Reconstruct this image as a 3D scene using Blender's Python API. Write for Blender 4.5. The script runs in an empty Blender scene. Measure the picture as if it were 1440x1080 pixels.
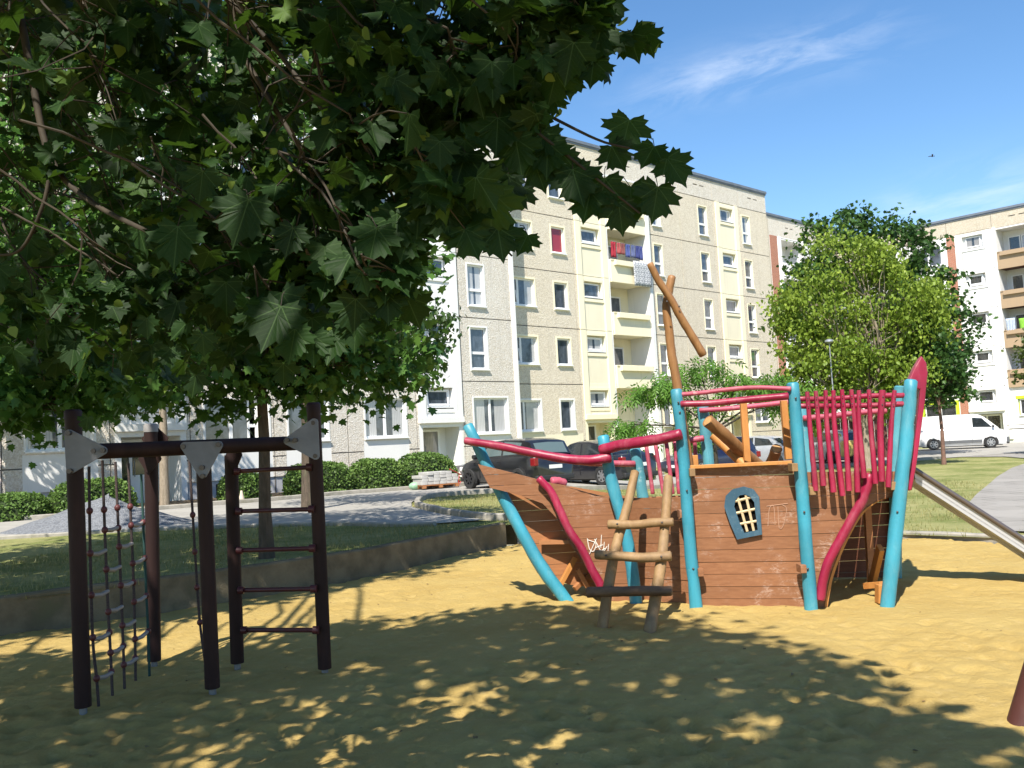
import bpy, bmesh, math, random
import numpy as np
from mathutils import Vector, Matrix, noise
from mathutils.geometry import delaunay_2d_cdt
random.seed(7); rng = np.random.default_rng(7)
sc = bpy.context.scene; col = sc.collection
R = math.radians; V = Vector
# ---------------------------------------------------------------- camera (matched to the photograph, 1440 x 1080)
FPX = 1290.0; PITCH = R(3.85); ROLL = R(-3.03); CAMZ = 1.65
_f = V((0, math.cos(PITCH), math.sin(PITCH))); _u = V((0, -math.sin(PITCH), math.cos(PITCH))); _r = V((1, 0, 0))
CR = _r*math.cos(ROLL) + _u*math.sin(ROLL); CU = -_r*math.sin(ROLL) + _u*math.cos(ROLL); CF = _f
CAM = V((0, 0, CAMZ))
def ray(x, y): return CR*((x-720)/FPX) + CU*((540-y)/FPX) + CF
def at(x, y, Y):
    d = ray(x, y); return CAM + d*(Y/d.y)
def G(x, y, z=0.0):
    d = ray(x, y); return CAM + d*((z-CAMZ)/d.z)
def onplane(x, y, p, n):
    d = ray(x, y); return CAM + d*((p-CAM).dot(n)/d.dot(n))
cd = bpy.data.cameras.new('camera'); cam = bpy.data.objects.new('camera', cd); col.objects.link(cam)
cd.sensor_width = 36; cd.lens = FPX/1440*36; cd.clip_end = 2000; cd.clip_start = 0.05
cam.matrix_world = Matrix(((CR.x, CU.x, -CF.x, 0), (CR.y, CU.y, -CF.y, 0), (CR.z, CU.z, -CF.z, CAMZ), (0, 0, 0, 1)))
sc.camera = cam
# ---------------------------------------------------------------- light
SUN_EL = R(52); SUN_AZ = R(16)      # sun behind the camera, 16 degrees to its left
sdir = V((-math.sin(SUN_AZ)*math.cos(SUN_EL), -math.cos(SUN_AZ)*math.cos(SUN_EL), math.sin(SUN_EL)))
SHX = -sdir.x/sdir.z; SHY = -sdir.y/sdir.z
sd = bpy.data.lights.new('sun', 'SUN'); sd.energy = 5.0; sd.angle = R(0.53); sd.color = (1, .94, .85)
so = bpy.data.objects.new('sun', sd); col.objects.link(so); so.rotation_euler = (-sdir).to_track_quat('-Z', 'Y').to_euler()
w = bpy.data.worlds.new('World'); sc.world = w; w.use_nodes = True
nt = w.node_tree; bg = nt.nodes['Background']
sky = nt.nodes.new('ShaderNodeTexSky'); sky.sky_type = 'NISHITA'; sky.sun_disc = False
sky.sun_elevation = SUN_EL; sky.sun_rotation = R(180+16); sky.air_density = 1.0; sky.dust_density = .2; sky.ozone_density = 2.0
def wn(t, **k):
    n = nt.nodes.new(t)
    for a, b in k.items(): setattr(n, a, b)
    return n
tc = wn('ShaderNodeTexCoord')
def wmath(op, a, b=None, c=None):
    n = wn('ShaderNodeMath', operation=op)
    for i, q in enumerate((a, b, c)):
        if q is None: continue
        if isinstance(q, (int, float)): n.inputs[i].default_value = q
        else: nt.links.new(q, n.inputs[i])
    return n.outputs[0]
def streak(p, q, width, seed, power):
    a = ray(*p).normalized(); b = ray(*q).normalized(); n = a.cross(b).normalized(); mid = (a+b).normalized(); al = (b-a).normalized()
    def dot(v):
        d = wn('ShaderNodeVectorMath', operation='DOT_PRODUCT'); nt.links.new(tc.outputs['Generated'], d.inputs[0]); d.inputs[1].default_value = v
        return d.outputs['Value']
    mp = wn('ShaderNodeCombineXYZ')
    across = dot(n); along = dot(al); front = dot(mid)
    nt.links.new(wmath('MULTIPLY', across, 34.0), mp.inputs[0]); nt.links.new(wmath('MULTIPLY', along, 9.0), mp.inputs[1]); mp.inputs[2].default_value = seed
    nz = wn('ShaderNodeTexNoise'); nz.inputs['Scale'].default_value = 1.0; nz.inputs['Detail'].default_value = 7; nz.inputs['Roughness'].default_value = .62; nz.inputs['Distortion'].default_value = .6
    nt.links.new(mp.outputs[0], nz.inputs['Vector'])
    L = (b-a).length*.5
    g = wmath('EXPONENT', wmath('MULTIPLY', wmath('POWER', wmath('DIVIDE', across, width), 2.0), -1.0))
    c0 = along if True else None
    g2 = wmath('EXPONENT', wmath('MULTIPLY', wmath('POWER', wmath('DIVIDE', wmath('SUBTRACT', along, mid.dot(al)), L*.8), 4.0), -1.0))
    nn = wmath('MAXIMUM', wmath('MULTIPLY', wmath('SUBTRACT', nz.outputs['Fac'], .40), 3.0), 0.0)
    fr = wmath('GREATER_THAN', front, .5)
    return wmath('MULTIPLY', wmath('MULTIPLY', wmath('MULTIPLY', g, g2), wmath('MULTIPLY', nn, power)), fr)
s1 = streak((840, 150), (1330, 25), .024, 6.3, .34)
s2 = streak((1180, 330), (1560, 235), .030, 8.4, .30)
s3 = streak((930, 112), (1190, 62), .011, 1.7, .36)
cl = wmath('MINIMUM', wmath('ADD', wmath('ADD', s1, s2), s3), .7)
mx = wn('ShaderNodeMix', data_type='RGBA'); nt.links.new(cl, mx.inputs[0]); hs = wn('ShaderNodeHueSaturation'); hs.inputs['Saturation'].default_value = 1.20; hs.inputs['Value'].default_value = 1.18; nt.links.new(sky.outputs[0], hs.inputs['Color']); nt.links.new(hs.outputs[0], mx.inputs[6]); mx.inputs[7].default_value = (7.2, 7.6, 8.2, 1)
nt.links.new(mx.outputs[2], bg.inputs[0]); bg.inputs[1].default_value = .10
sc.view_settings.view_transform = 'Standard'; sc.view_settings.look = 'None'; sc.view_settings.exposure = .78; sc.view_settings.gamma = 1
sc.view_settings.use_curve_mapping = False
sc.cycles.max_bounces = 7; sc.cycles.diffuse_bounces = 3; sc.cycles.transmission_bounces = 4; sc.cycles.transparent_max_bounces = 6
# ---------------------------------------------------------------- scene bookkeeping
ORG = {}
def tag(o, label=None, cat=None, group=None, kind=None):
    if label: o['label'] = label
    if cat: o['category'] = cat
    if group: o['group'] = group
    if kind: o['kind'] = kind
    return o
def thing(name, loc, label, cat, group=None, rz=0.0):
    o = bpy.data.objects.new(name, None); col.objects.link(o); o.location = loc; o.rotation_euler = (0, 0, rz); o.empty_display_size = .2
    ORG[o.name] = V(loc) if rz == 0 else V((0, 0, 0))
    return tag(o, label, cat, group)
def clone(o, parent=None):
    c = o.copy(); col.objects.link(c)
    if parent is not None: c.parent = parent
    for ch in list(o.children): clone(ch, c)
    return c
class MB:
    """collects faces; build() links them as one mesh object"""
    def __init__(s): s.v = []; s.f = []; s.m = []
    def add(s, vs, fs, m=0):
        b = len(s.v); s.v += [V(q) for q in vs]
        for f in fs: s.f.append([b+i for i in f]); s.m.append(m)
    def quad(s, a, b, c, d, m=0): s.add((a, b, c, d), ((0, 1, 2, 3),), m)
    def box(s, c, size, m=0, rot=None):
        x, y, z = (q*.5 for q in size); c = V(c)
        vs = [V(p) for p in ((-x,-y,-z),(x,-y,-z),(x,y,-z),(-x,y,-z),(-x,-y,z),(x,-y,z),(x,y,z),(-x,y,z))]
        if rot is not None: vs = [rot @ q for q in vs]
        s.add([q+c for q in vs], ((3,2,1,0),(4,5,6,7),(0,1,5,4),(1,2,6,5),(2,3,7,6),(3,0,4,7)), m)
    def b(s, x0, x1, y0, y1, z0, z1, m=0): s.box(((x0+x1)/2, (y0+y1)/2, (z0+z1)/2), (x1-x0, y1-y0, z1-z0), m)
    def tube(s, pts, rad, seg=12, m=0, caps=True, wob=0.0, capm=None, rnd=0.0):
        pts = [V(p) for p in pts]; n = len(pts)
        if not hasattr(rad, '__len__'): rad = [rad]*n
        t0 = (pts[1]-pts[0]).normalized(); ref = V((0, 0, 1)) if abs(t0.z) < .9 else V((1, 0, 0))
        a = t0.cross(ref).normalized(); rings = []
        if rnd and caps:       # rounded ends
            e0 = pts[0]-t0*rad[0]*rnd; e1 = pts[-1]+(pts[-1]-pts[-2]).normalized()*rad[-1]*rnd
            pts = [e0]+pts+[e1]; rad = [rad[0]*.72]+list(rad)+[rad[-1]*.72]; n += 2
        ph = random.random()*9
        for i in range(n):
            t = (pts[min(i+1, n-1)]-pts[max(i-1, 0)]).normalized()
            a = (a - t*a.dot(t)).normalized(); bb = t.cross(a)
            ring = []
            for k in range(seg):
                g = 2*math.pi*k/seg
                rr = rad[i]*(1+wob*noise.noise(V((math.cos(g)*1.2+ph, math.sin(g)*1.2, i*.7))))
                ring.append(pts[i]+a*math.cos(g)*rr+bb*math.sin(g)*rr)
            rings.append(ring)
        base = len(s.v)
        for ring in rings: s.v += ring
        for i in range(n-1):
            for k in range(seg):
                k2 = (k+1) % seg
                s.f.append([base+i*seg+k, base+i*seg+k2, base+(i+1)*seg+k2, base+(i+1)*seg+k]); s.m.append(m)
        if caps:
            cm = m if capm is None else capm
            s.f.append([base+k for k in range(seg)][::-1]); s.m.append(cm)
            s.f.append([base+(n-1)*seg+k for k in range(seg)]); s.m.append(cm)
    def prism(s, outline, off, m=0, me=None):
        """outline: list of 3-D points (planar), off: extrusion vector"""
        n = len(outline); o = [V(p) for p in outline]; q = [p+V(off) for p in o]
        s.add(o+q, [list(range(n)), [2*n-1-i for i in range(n)]], m)
        s.add(o+q, [(i, (i+1) % n, n+(i+1) % n, n+i) for i in range(n)], m if me is None else me)
    def ball(s, c, r, m=0, seg=10, rings=6, sc_=(1, 1, 1)):
        vs = []; fs = []; c = V(c)
        for i in range(rings+1):
            th = math.pi*i/rings
            for k in range(seg):
                ph = 2*math.pi*k/seg
                vs.append(c+V((r*math.sin(th)*math.cos(ph)*sc_[0], r*math.sin(th)*math.sin(ph)*sc_[1], r*math.cos(th)*sc_[2])))
        for i in range(rings):
            for k in range(seg): fs.append((i*seg+k, (i+1)*seg+k, (i+1)*seg+(k+1) % seg, i*seg+(k+1) % seg))
        s.add(vs, fs, m)
    def build(s, name, mats, parent=None, smooth=False, world=True, org=None, bevel=0, subsurf=0, fixn=True, weld=True):
        if not isinstance(mats, (list, tuple)): mats = [mats]
        o0 = V((0, 0, 0))
        if world:
            if parent is not None: o0 = ORG.get(parent.name, V((0, 0, 0)))
            elif org is not None: o0 = V(org)
        me = bpy.data.meshes.new(name)
        me.from_pydata([tuple(q-o0) for q in s.v], [], s.f)
        for q in mats: me.materials.append(q)
        me.polygons.foreach_set('material_index', s.m)
        if fixn or weld:
            bm = bmesh.new(); bm.from_mesh(me)
            if weld: bmesh.ops.remove_doubles(bm, verts=bm.verts, dist=1e-5)
            if fixn: bmesh.ops.recalc_face_normals(bm, faces=bm.faces)
            bm.to_mesh(me); bm.free()
        if smooth: me.polygons.foreach_set('use_smooth', [True]*len(me.polygons)); me.set_sharp_from_angle(angle=R(50))
        me.update()
        ob = bpy.data.objects.new(name, me); col.objects.link(ob)
        if parent is not None: ob.parent = parent
        elif world: ob.location = o0
        ORG[ob.name] = o0
        if bevel:
            md = ob.modifiers.new('bevel', 'BEVEL'); md.width = bevel; md.segments = 2; md.limit_method = 'ANGLE'; md.angle_limit = R(40)
        if subsurf:
            md = ob.modifiers.new('sub', 'SUBSURF'); md.levels = subsurf; md.render_levels = subsurf
        return ob
def spline(pts, n=6):
    """Catmull-Rom through points (tuples of any length)"""
    P = [np.array(p, float) for p in pts]; P = [2*P[0]-P[1]]+P+[2*P[-1]-P[-2]]; out = []
    for i in range(1, len(P)-2):
        for k in range(n):
            t = k/n
            out.append(.5*((2*P[i])+(-P[i-1]+P[i+1])*t+(2*P[i-1]-5*P[i]+4*P[i+1]-P[i+2])*t*t+(-P[i-1]+3*P[i]-3*P[i+1]+P[i+2])*t**3))
    out.append(P[-2]); return [tuple(q) for q in out]
def inpoly(x, y, poly):
    c = False; j = len(poly)-1
    for i in range(len(poly)):
        xi, yi = poly[i][0], poly[i][1]; xj, yj = poly[j][0], poly[j][1]
        if (yi > y) != (yj > y) and x < (xj-xi)*(y-yi)/(yj-yi)+xi: c = not c
        j = i
    return c
def clipband(poly, k, lo, hi):
    """clip list of tuples to lo <= p[k] <= hi"""
    for sgn, lim in ((1, lo), (-1, -hi)):
        out = []
        for i in range(len(poly)):
            a, b_ = poly[i-1], poly[i]; da = sgn*a[k]-lim; db = sgn*b_[k]-lim
            if (da >= 0) != (db >= 0):
                t = da/(da-db); out.append(tuple(a[q]+(b_[q]-a[q])*t for q in range(len(a))))
            if db >= 0: out.append(b_)
        poly = out
        if len(poly) < 3: return []
    return poly
# ---------------------------------------------------------------- materials
class NT:
    def __init__(s, name):
        s.m = bpy.data.materials.new(name); s.m.use_nodes = True; s.t = s.m.node_tree; s.b = s.t.nodes['Principled BSDF']; s.out = s.t.nodes['Material Output']
    def n(s, t, **k):
        q = s.t.nodes.new(t)
        for a, b_ in k.items(): setattr(q, a, b_)
        return q
    def l(s, a, b_): s.t.links.new(a, b_)
    def math(s, op, a, b_=None, c=None, clamp=False):
        q = s.n('ShaderNodeMath', operation=op); q.use_clamp = clamp
        for i, x in enumerate((a, b_, c)):
            if x is None: continue
            if isinstance(x, (int, float)): q.inputs[i].default_value = x
            else: s.l(x, q.inputs[i])
        return q.outputs[0]
    def mix(s, f, a, b_, blend='MIX'):
        q = s.n('ShaderNodeMix', data_type='RGBA', blend_type=blend)
        for i, x in ((0, f), (6, a), (7, b_)):
            if isinstance(x, (int, float)): q.inputs[i].default_value = x
            elif isinstance(x, tuple): q.inputs[i].default_value = (*x[:3], 1)
            else: s.l(x, q.inputs[i])
        return q.outputs[2]
    def coord(s, kind='Object', scale=(1, 1, 1)):
        c = s.n('ShaderNodeTexCoord'); mp = s.n('ShaderNodeMapping'); mp.inputs['Scale'].default_value = scale
        s.l(c.outputs[kind], mp.inputs[0]); return mp.outputs[0]
    def noise(s, vec, scale, detail=4, rough=.55, dist=0):
        q = s.n('ShaderNodeTexNoise'); q.inputs['Scale'].default_value = scale; q.inputs['Detail'].default_value = detail
        q.inputs['Roughness'].default_value = rough; q.inputs['Distortion'].default_value = dist; s.l(vec, q.inputs['Vector']); return q.outputs['Fac']
    def ramp(s, f, lo, hi, smooth=True):
        q = s.n('ShaderNodeMapRange'); q.interpolation_type = 'SMOOTHSTEP' if smooth else 'LINEAR'
        q.inputs[1].default_value = lo; q.inputs[2].default_value = hi; s.l(f, q.inputs[0]); return q.outputs[0]
    def bump(s, h, strength=.3, dist=.01):
        q = s.n('ShaderNodeBump'); q.inputs['Strength'].default_value = strength; q.inputs['Distance'].default_value = dist
        s.l(h, q.inputs['Height']); s.l(q.outputs[0], s.b.inputs['Normal'])
    def base(s, c, rough=.6, metal=0, spec=.5):
        if isinstance(c, tuple): s.b.inputs['Base Color'].default_value = (*c[:3], 1)
        else: s.l(c, s.b.inputs['Base Color'])
        if isinstance(rough, (int, float)): s.b.inputs['Roughness'].default_value = rough
        else: s.l(rough, s.b.inputs['Roughness'])
        s.b.inputs['Metallic'].default_value = metal; s.b.inputs['Specular IOR Level'].default_value = spec
        return s.m
def mottled(name, c1, c2, scale=4, rough=.7, bscale=60, bump=.2, bdist=.005, spec=.4, metal=0, c3=None, s3=1.2, kind='Object', stretch=(1, 1, 1)):
    t = NT(name); v = t.coord(kind, stretch); n1 = t.noise(v, scale, 6, .6)
    c = t.mix(t.ramp(n1, .35, .68), c1, c2)
    if c3: c = t.mix(t.ramp(t.noise(v, s3, 5, .65), .55, .75), c, c3)
    if bump: t.bump(t.noise(v, bscale, 4, .6), bump, bdist)
    return t.base(c, rough, metal, spec)
def paint(name, c, c_worn, wear=.66, rough=.38, scale=9, dirt=None):
    t = NT(name); v = t.coord('Object'); n1 = t.noise(v, scale, 8, .7); n2 = t.noise(v, 1.7, 3, .5)
    cc = t.mix(t.ramp(n2, .3, .7), c, tuple(q*.68 for q in c)); cc = t.mix(t.math('MULTIPLY', t.ramp(t.noise(t.coord('Object', (1, 1, .35)), 5.5, 6, .75), .45, .7), .35), cc, c_worn); cc = t.mix(t.ramp(n1, wear-.03, wear+.06), cc, c_worn); ck = t.noise(t.coord('Object', (26, 26, 1.1)), 2.2, 5, .7, .3); cc = t.mix(t.math('MULTIPLY', t.ramp(ck, .56, .70), .45), cc, tuple(q*.45 for q in c))
    if dirt: cc = t.mix(t.math('MULTIPLY', t.ramp(t.noise(v, 4.5, 6, .7), .5, .8), .6), cc, dirt)
    t.bump(t.noise(v, 26, 5, .6), .25, .006)
    return t.base(cc, t.math('MULTIPLY_ADD', n1, .3, rough-.1), 0, .5)
def wood(name, c1, c2, rough=.55, along=(1.2, 14, 14), grey=None, isl=.35, chalk=None):
    t = NT(name); v = t.coord('Object', along)
    geo = t.n('ShaderNodeNewGeometry'); isle = geo.outputs['Random Per Island']
    off = t.n('ShaderNodeVectorMath', operation='ADD'); cx = t.n('ShaderNodeCombineXYZ'); t.l(t.math('MULTIPLY', isle, 37.0), cx.inputs[0]); t.l(v, off.inputs[0]); t.l(cx.outputs[0], off.inputs[1])
    g = t.noise(off.outputs[0], 2.6, 8, .66, .4); fine = t.noise(off.outputs[0], 16, 4, .6)
    c = t.mix(t.ramp(g, .3, .72), c1, c2); c = t.mix(t.math('MULTIPLY', isle, isl), c, tuple(q*.55 for q in c1))
    c = t.mix(t.math('MULTIPLY', t.ramp(fine, .55, .8), .35), c, tuple(q*.5 for q in c2))
    if grey: c = t.mix(t.math('MULTIPLY', t.ramp(t.noise(t.coord('Object'), 2.2, 6, .7), .45, .75), .55), c, grey)
    if chalk:
        vv = t.coord('Object', (1, 1, 1)); a = t.ramp(t.noise(vv, 2.6, 5, .7), .50, .66); b_ = t.ramp(t.noise(t.coord('Object', (1, 1, 2.2)), 17, 5, .8, .8), .46, .64)
        c = t.mix(t.math('MULTIPLY', t.math('MULTIPLY', a, b_), .5), c, chalk)
    t.bump(t.math('ADD', g, t.math('MULTIPLY', fine, .5)), .25, .004)
    return t.base(c, rough, 0, .4)
def leafmat(name, dark, light, bright=None, trans=.3, vein=None, rough=.42, tcol=None):
    t = NT(name); at_ = t.n('ShaderNodeAttribute', attribute_name='rnd'); r_ = at_.outputs['Fac']
    c = t.mix(r_, dark, light)
    if bright: c = t.mix(t.ramp(r_, .82, .97), c, bright)
    if vein:
        uv = t.n('ShaderNodeUVMap'); sp = t.n('ShaderNodeSeparateXYZ'); t.l(uv.outputs[0], sp.inputs[0])
        an = t.math('ARCTAN2', sp.outputs[0], sp.outputs[1])
        rad = t.math('SQRT', t.math('ADD', t.math('POWER', sp.outputs[0], 2.0), t.math('POWER', sp.outputs[1], 2.0)))
        st = R(46); k = t.math('SUBTRACT', an, t.math('MULTIPLY', t.math('ROUND', t.math('DIVIDE', an, st)), st))
        d = t.math('ABSOLUTE', t.math('MULTIPLY', t.math('SINE', k), rad)); main = t.math('LESS_THAN', d, .011)
        # side veins: chevrons off the main ones
        ch = t.math('FRACT', t.math('MULTIPLY', t.math('SUBTRACT', t.math('MULTIPLY', t.math('COSINE', k), rad), t.math('MULTIPLY', d, .9)), 9.0))
        side = t.math('MULTIPLY', t.math('LESS_THAN', ch, .06), .5)
        c = t.mix(t.math('MULTIPLY', t.math('MAXIMUM', main, side), .55), c, vein)
    t.base(c, rough, 0, .2)
    tr = t.n('ShaderNodeBsdfTranslucent'); t.l(t.mix(.5, c, tcol or light), tr.inputs[0])
    ms = t.n('ShaderNodeMixShader'); ms.inputs[0].default_value = trans; t.l(t.b.outputs[0], ms.inputs[1]); t.l(tr.outputs[0], ms.inputs[2]); t.l(ms.outputs[0], t.out.inputs[0])
    return t.m
# ---------------------------------------------------------------- ground
def sstep(a, b, x):
    t = min(1, max(0, (x-a)/(b-a))); return t*t*(3-2*t)
def zg(x, y):
    z = .045+.285*(1-sstep(.4, 5.2, x))
    return z + .012*noise.noise(V((x*.35, y*.35, 3)))*sstep(9, 13, y)
SAND = [(-14, 2.2), (-9.0, 6.6), (-5.38, 9.55), (-4.09, 10.46), (-3.2, 11.15), (-2.2, 12.25), (-1.2, 13.85), (-.12, 15.61), (1.0, 16.0), (2.4, 15.75), (4.0, 14.9),
        (5.61, 13.66), (6.45, 12.7), (7.3, 11.3), (9.0, 8.5), (11.5, 4.5), (13, -6), (-14, -6)]
# sand colours: damp ochre play sand
t = NT('sand'); v = t.coord('Object')
c = t.mix(t.ramp(t.noise(v, 1.1, 5, .6), .3, .7), (.475, .345, .120), (.43, .30, .097))
c = t.mix(t.ramp(t.noise(v, 9, 6, .7), .5, .8), c, (.515, .38, .155)); c = t.mix(t.math('MULTIPLY', t.ramp(t.noise(v, 120, 3, .8), .55, .75), .35), c, (.30, .19, .07))
c = t.mix(t.math('MULTIPLY', t.ramp(t.noise(v, 38, 2, .5), .74, .80), .7), c, (.14, .09, .04))
t.bump(t.math('ADD', t.noise(v, 14, 5, .65), t.math('MULTIPLY', t.noise(v, 160, 3, .7), .35)), .9, .03)
m_sand = t.base(c, .95, 0, .15)
def sandz(x, y):
    p = V((x, y, 0)); z = .022*noise.noise(p*.55)+.010*noise.noise(p*2.1+V((5, 1, 2)))
    k = .008+.010*(1-sstep(5.2, 7.6, y))
    c_ = noise.cell_vector(p*3.1) if False else None
    d, pts = noise.voronoi(V((x*4.6, y*4.0, .3))); d2_, _p = noise.voronoi(V((x*8.3+2, y*7.1, 1.7)))
    foot = math.exp(-(d[0]/.40)**3)+.55*math.exp(-(d2_[0]/.42)**3); keep = noise.noise(p*.9+V((11, 3, 0)))
    z -= k*2.7*foot*sstep(-.45, .10, keep)
    z += k*1.2*noise.noise(p*6.3)+k*.5*noise.noise(p*13)
    return z
def grid_mesh(name, x0, x1, y0, y1, st, fz, test, mat, smooth=True):
    nx = int((x1-x0)/st)+1; ny = int((y1-y0)/st)+1; idx = {}; vs = []; fs = []
    def vi(i, j):
        if (i, j) not in idx: idx[(i, j)] = len(vs); x = x0+i*st; y = y0+j*st; vs.append((x, y, fz(x, y)))
        return idx[(i, j)]
    for i in range(nx):
        for j in range(ny):
            if test(x0+(i+.5)*st, y0+(j+.5)*st): fs.append((vi(i, j), vi(i+1, j), vi(i+1, j+1), vi(i, j+1)))
    return vs, fs
vs, fs = grid_mesh('sand', -6.4, 7.6, 9.0, 16.2, .05, sandz, lambda x, y: inpoly(x, y, SAND), m_sand)
vs3, fs3 = grid_mesh('sand', -6.4, 7.6, 3.8, 9.0, .0285714285714, sandz, lambda x, y: y < 9 and inpoly(x, y, SAND), m_sand)
vs2, fs2 = grid_mesh('sand', -13, 13, -6, 13, .4, lambda x, y: -.02, lambda x, y: inpoly(x, y, SAND) and not (-6.45 < x < 7.55 and y > 3.75), m_sand)
me = bpy.data.meshes.new('sand'); me.from_pydata(vs+vs2+vs3, [], fs+[tuple(i+len(vs) for i in f) for f in fs2]+[tuple(i+len(vs)+len(vs2) for i in f) for f in fs3]); me.materials.append(m_sand)
me.polygons.foreach_set('use_smooth', [True]*len(me.polygons)); o = bpy.data.objects.new('sand', me); col.objects.link(o); tag(o, kind='structure')
# region sheets by constrained triangulation
def sheet(name, outer, holes, st, mat, dz, fz=zg, far=None):
    pts = []; edges = []
    for ring in [outer]+holes:
        rr = []
        for i in range(len(ring)):
            a = V(ring[i][:2]); b_ = V(ring[(i+1) % len(ring)][:2]); n = max(1, int((b_-a).length/(st if (far is None or max(abs(a.x), abs(a.y)) < 70) else far)))
            rr += [a.lerp(b_, k/n) for k in range(n)]
        b0 = len(pts); pts += rr; edges += [(b0+i, b0+(i+1) % len(rr)) for i in range(len(rr))]
    xs = [p[0] for p in outer]; ys = [p[1] for p in outer]
    x = max(min(xs), -45)
    while x < min(max(xs), 60):
        y = max(min(ys), -10)
        while y < min(max(ys), 75):
            q = (x+random.uniform(-.2, .2)*st, y+random.uniform(-.2, .2)*st)
            if inpoly(*q, outer) and not any(inpoly(*q, h) for h in holes): pts.append(V(q))
            y += st
        x += st
    vv, ee, ff, _, _, _ = delaunay_2d_cdt(pts, edges, [], 0, 1e-4)
    keep = []
    for f in ff:
        cx = sum(vv[i].x for i in f)/len(f); cy = sum(vv[i].y for i in f)/len(f)
        if inpoly(cx, cy, outer) and not any(inpoly(cx, cy, h) for h in holes): keep.append(tuple(f))
    me = bpy.data.meshes.new(name); me.from_pydata([(p.x, p.y, fz(p.x, p.y)+dz) for p in vv], [], keep); me.materials.append(mat)
    me.polygons.foreach_set('use_smooth', [True]*len(me.polygons))
    ob = bpy.data.objects.new(name, me); col.objects.link(ob); return tag(ob, kind='structure')
t = NT('lawn'); v = t.coord('Object')
c = t.mix(t.ramp(t.noise(v, .55, 5, .65), .36, .62), (.16, .19, .055), (.32, .31, .13))
c = t.mix(t.ramp(t.noise(v, 3.0, 6, .7), .5, .72), c, (.40, .345, .17)); c = t.mix(t.math('MULTIPLY', t.ramp(t.noise(t.coord('Object', (1, 1, 1)), 28, 4, .7), .45, .75), .5), c, (.075, .10, .025))
t.bump(t.noise(v, 45, 5, .8), .8, .03); m_lawn = t.base(c, .95, 0, .1)
sheet('lawn', [(-900, -900), (900, -900), (900, 1200), (-900, 1200)], [SAND], 1.0, m_lawn, 0, far=200)
m_road = mottled('asphalt_road', (.30, .285, .255), (.35, .335, .30), 1.3, .9, 70, .35, .006, .2, c3=(.23, .22, .20), s3=.5)
# road sweeping from the left in front of the hedges and on behind the parked cars
road = [(-40, 25.2), (-22, 20.8), (-13.5, 18.6), (-10.43, 18.5), (-7.48, 18.75), (-3.61, 17.65), (-2.5, 16.8), (-1.5, 16.35), (-.6, 16.6), (-1.4, 18.2), (-1.98, 19.84), (-2.5, 21.6), (-2.7, 23.4),
        (-2.7, 25.0), (-2.2, 26.2), (-.5, 26.6), (2, 27.2), (6, 31), (10, 36.5), (14.8, 39.4), (19, 41.6), (24, 43.4), (30, 45.5), (60, 58),
        (60, 75), (33, 62), (24, 57.5), (15, 47), (6.5, 39.5), (-.2, 33.4), (-1.6, 32.2), (-5.29, 30.1), (-7.46, 28.2), (-10.21, 26.3), (-13.5, 24.3), (-22, 24.6), (-40, 29)]
sheet('road', road, [], .9, m_road, .03)
# curved slab path on the right
t = NT('path_slabs'); v = t.coord('Object', (1, 1, 1)); br = t.n('ShaderNodeTexBrick'); t.l(v, br.inputs['Vector']); br.inputs['Scale'].default_value = 1.0
br.inputs['Color1'].default_value = (.27, .255, .23, 1); br.inputs['Color2'].default_value = (.245, .23, .205, 1); br.inputs['Mortar'].default_value = (.13, .12, .105, 1)
br.inputs['Mortar Size'].default_value = .018; br.inputs['Brick Width'].default_value = .6; br.inputs['Row Height'].default_value = .6
m_path = t.base(t.mix(t.ramp(t.noise(v, .8, 5, .6), .35, .7), br.outputs['Color'], (.31, .29, .26), 'MIX'), .9, 0, .2)
path_in = [(20.2, 42.3), (20.9, 39.5), (20.2, 36.0), (18.4, 33.2), (16.2, 30.2), (13.4, 25.8), (11.3, 22.3), (9.9, 20.0), (9.1, 18.6), (7.7, 16.2), (7.25, 14.9), (6.98, 14.0), (7.0, 13.1)]
path_out = [(9.8, 10.2), (11.5, 13.5), (14.2, 19), (17.2, 25), (20.6, 31.0), (23.6, 36.0), (24.6, 40.0), (24.6, 43.0)]
sheet('path', path_in+path_out, [], .8, m_path, .03)
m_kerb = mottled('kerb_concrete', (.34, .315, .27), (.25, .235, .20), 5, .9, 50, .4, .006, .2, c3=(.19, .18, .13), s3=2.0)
def strip_wall(name, line, wid, top, bot, mat, label=None, cat=None, kind=None, cut=None, seed=0, fz=None, sub=.35, wob=.012):
    """a low wall or kerb following a ground line: line [(x,y)], offset to the left by wid"""
    P = spline(line, 8); P = [V(p[:2]) for p in P]; out = [P[0]]
    for q in P[1:]:
        while (q-out[-1]).length > sub: out.append(out[-1]+(q-out[-1]).normalized()*sub)
    mb = MB(); vs = []
    for i, p in enumerate(out):
        d = (out[min(i+1, len(out)-1)]-out[max(i-1, 0)]).normalized(); n = V((-d.y, d.x))
        zt = (fz(p.x, p.y) if fz else 0)+top+wob*noise.noise(V((p.x*1.7, p.y*1.7, seed)))
        q = p+n*wid; e = .02
        vs += [V((p.x, p.y, bot)), V((p.x, p.y, zt-e)), V((p.x+n.x*e, p.y+n.y*e, zt)), V((q.x-n.x*e, q.y-n.y*e, zt)), V((q.x, q.y, zt-e)), V((q.x, q.y, bot))]
    fs = []
    for i in range(len(out)-1):
        for k in range(5): fs.append((i*6+k, i*6+k+1, i*6+6+k+1, i*6+6+k))
    fs += [(0, 1, 2, 3, 4, 5), tuple(len(vs)-1-k for k in range(6))]
    mb.add(vs, fs)
    o = mb.build(name, mat, org=(out[0].x, out[0].y, 0)); return tag(o, label, cat, kind=kind)
m_wall = mottled('old_concrete', (.20, .165, .105), (.125, .105, .068), 3.2, .95, 38, .7, .015, .15, c3=(.13, .125, .07), s3=1.6)
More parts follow.
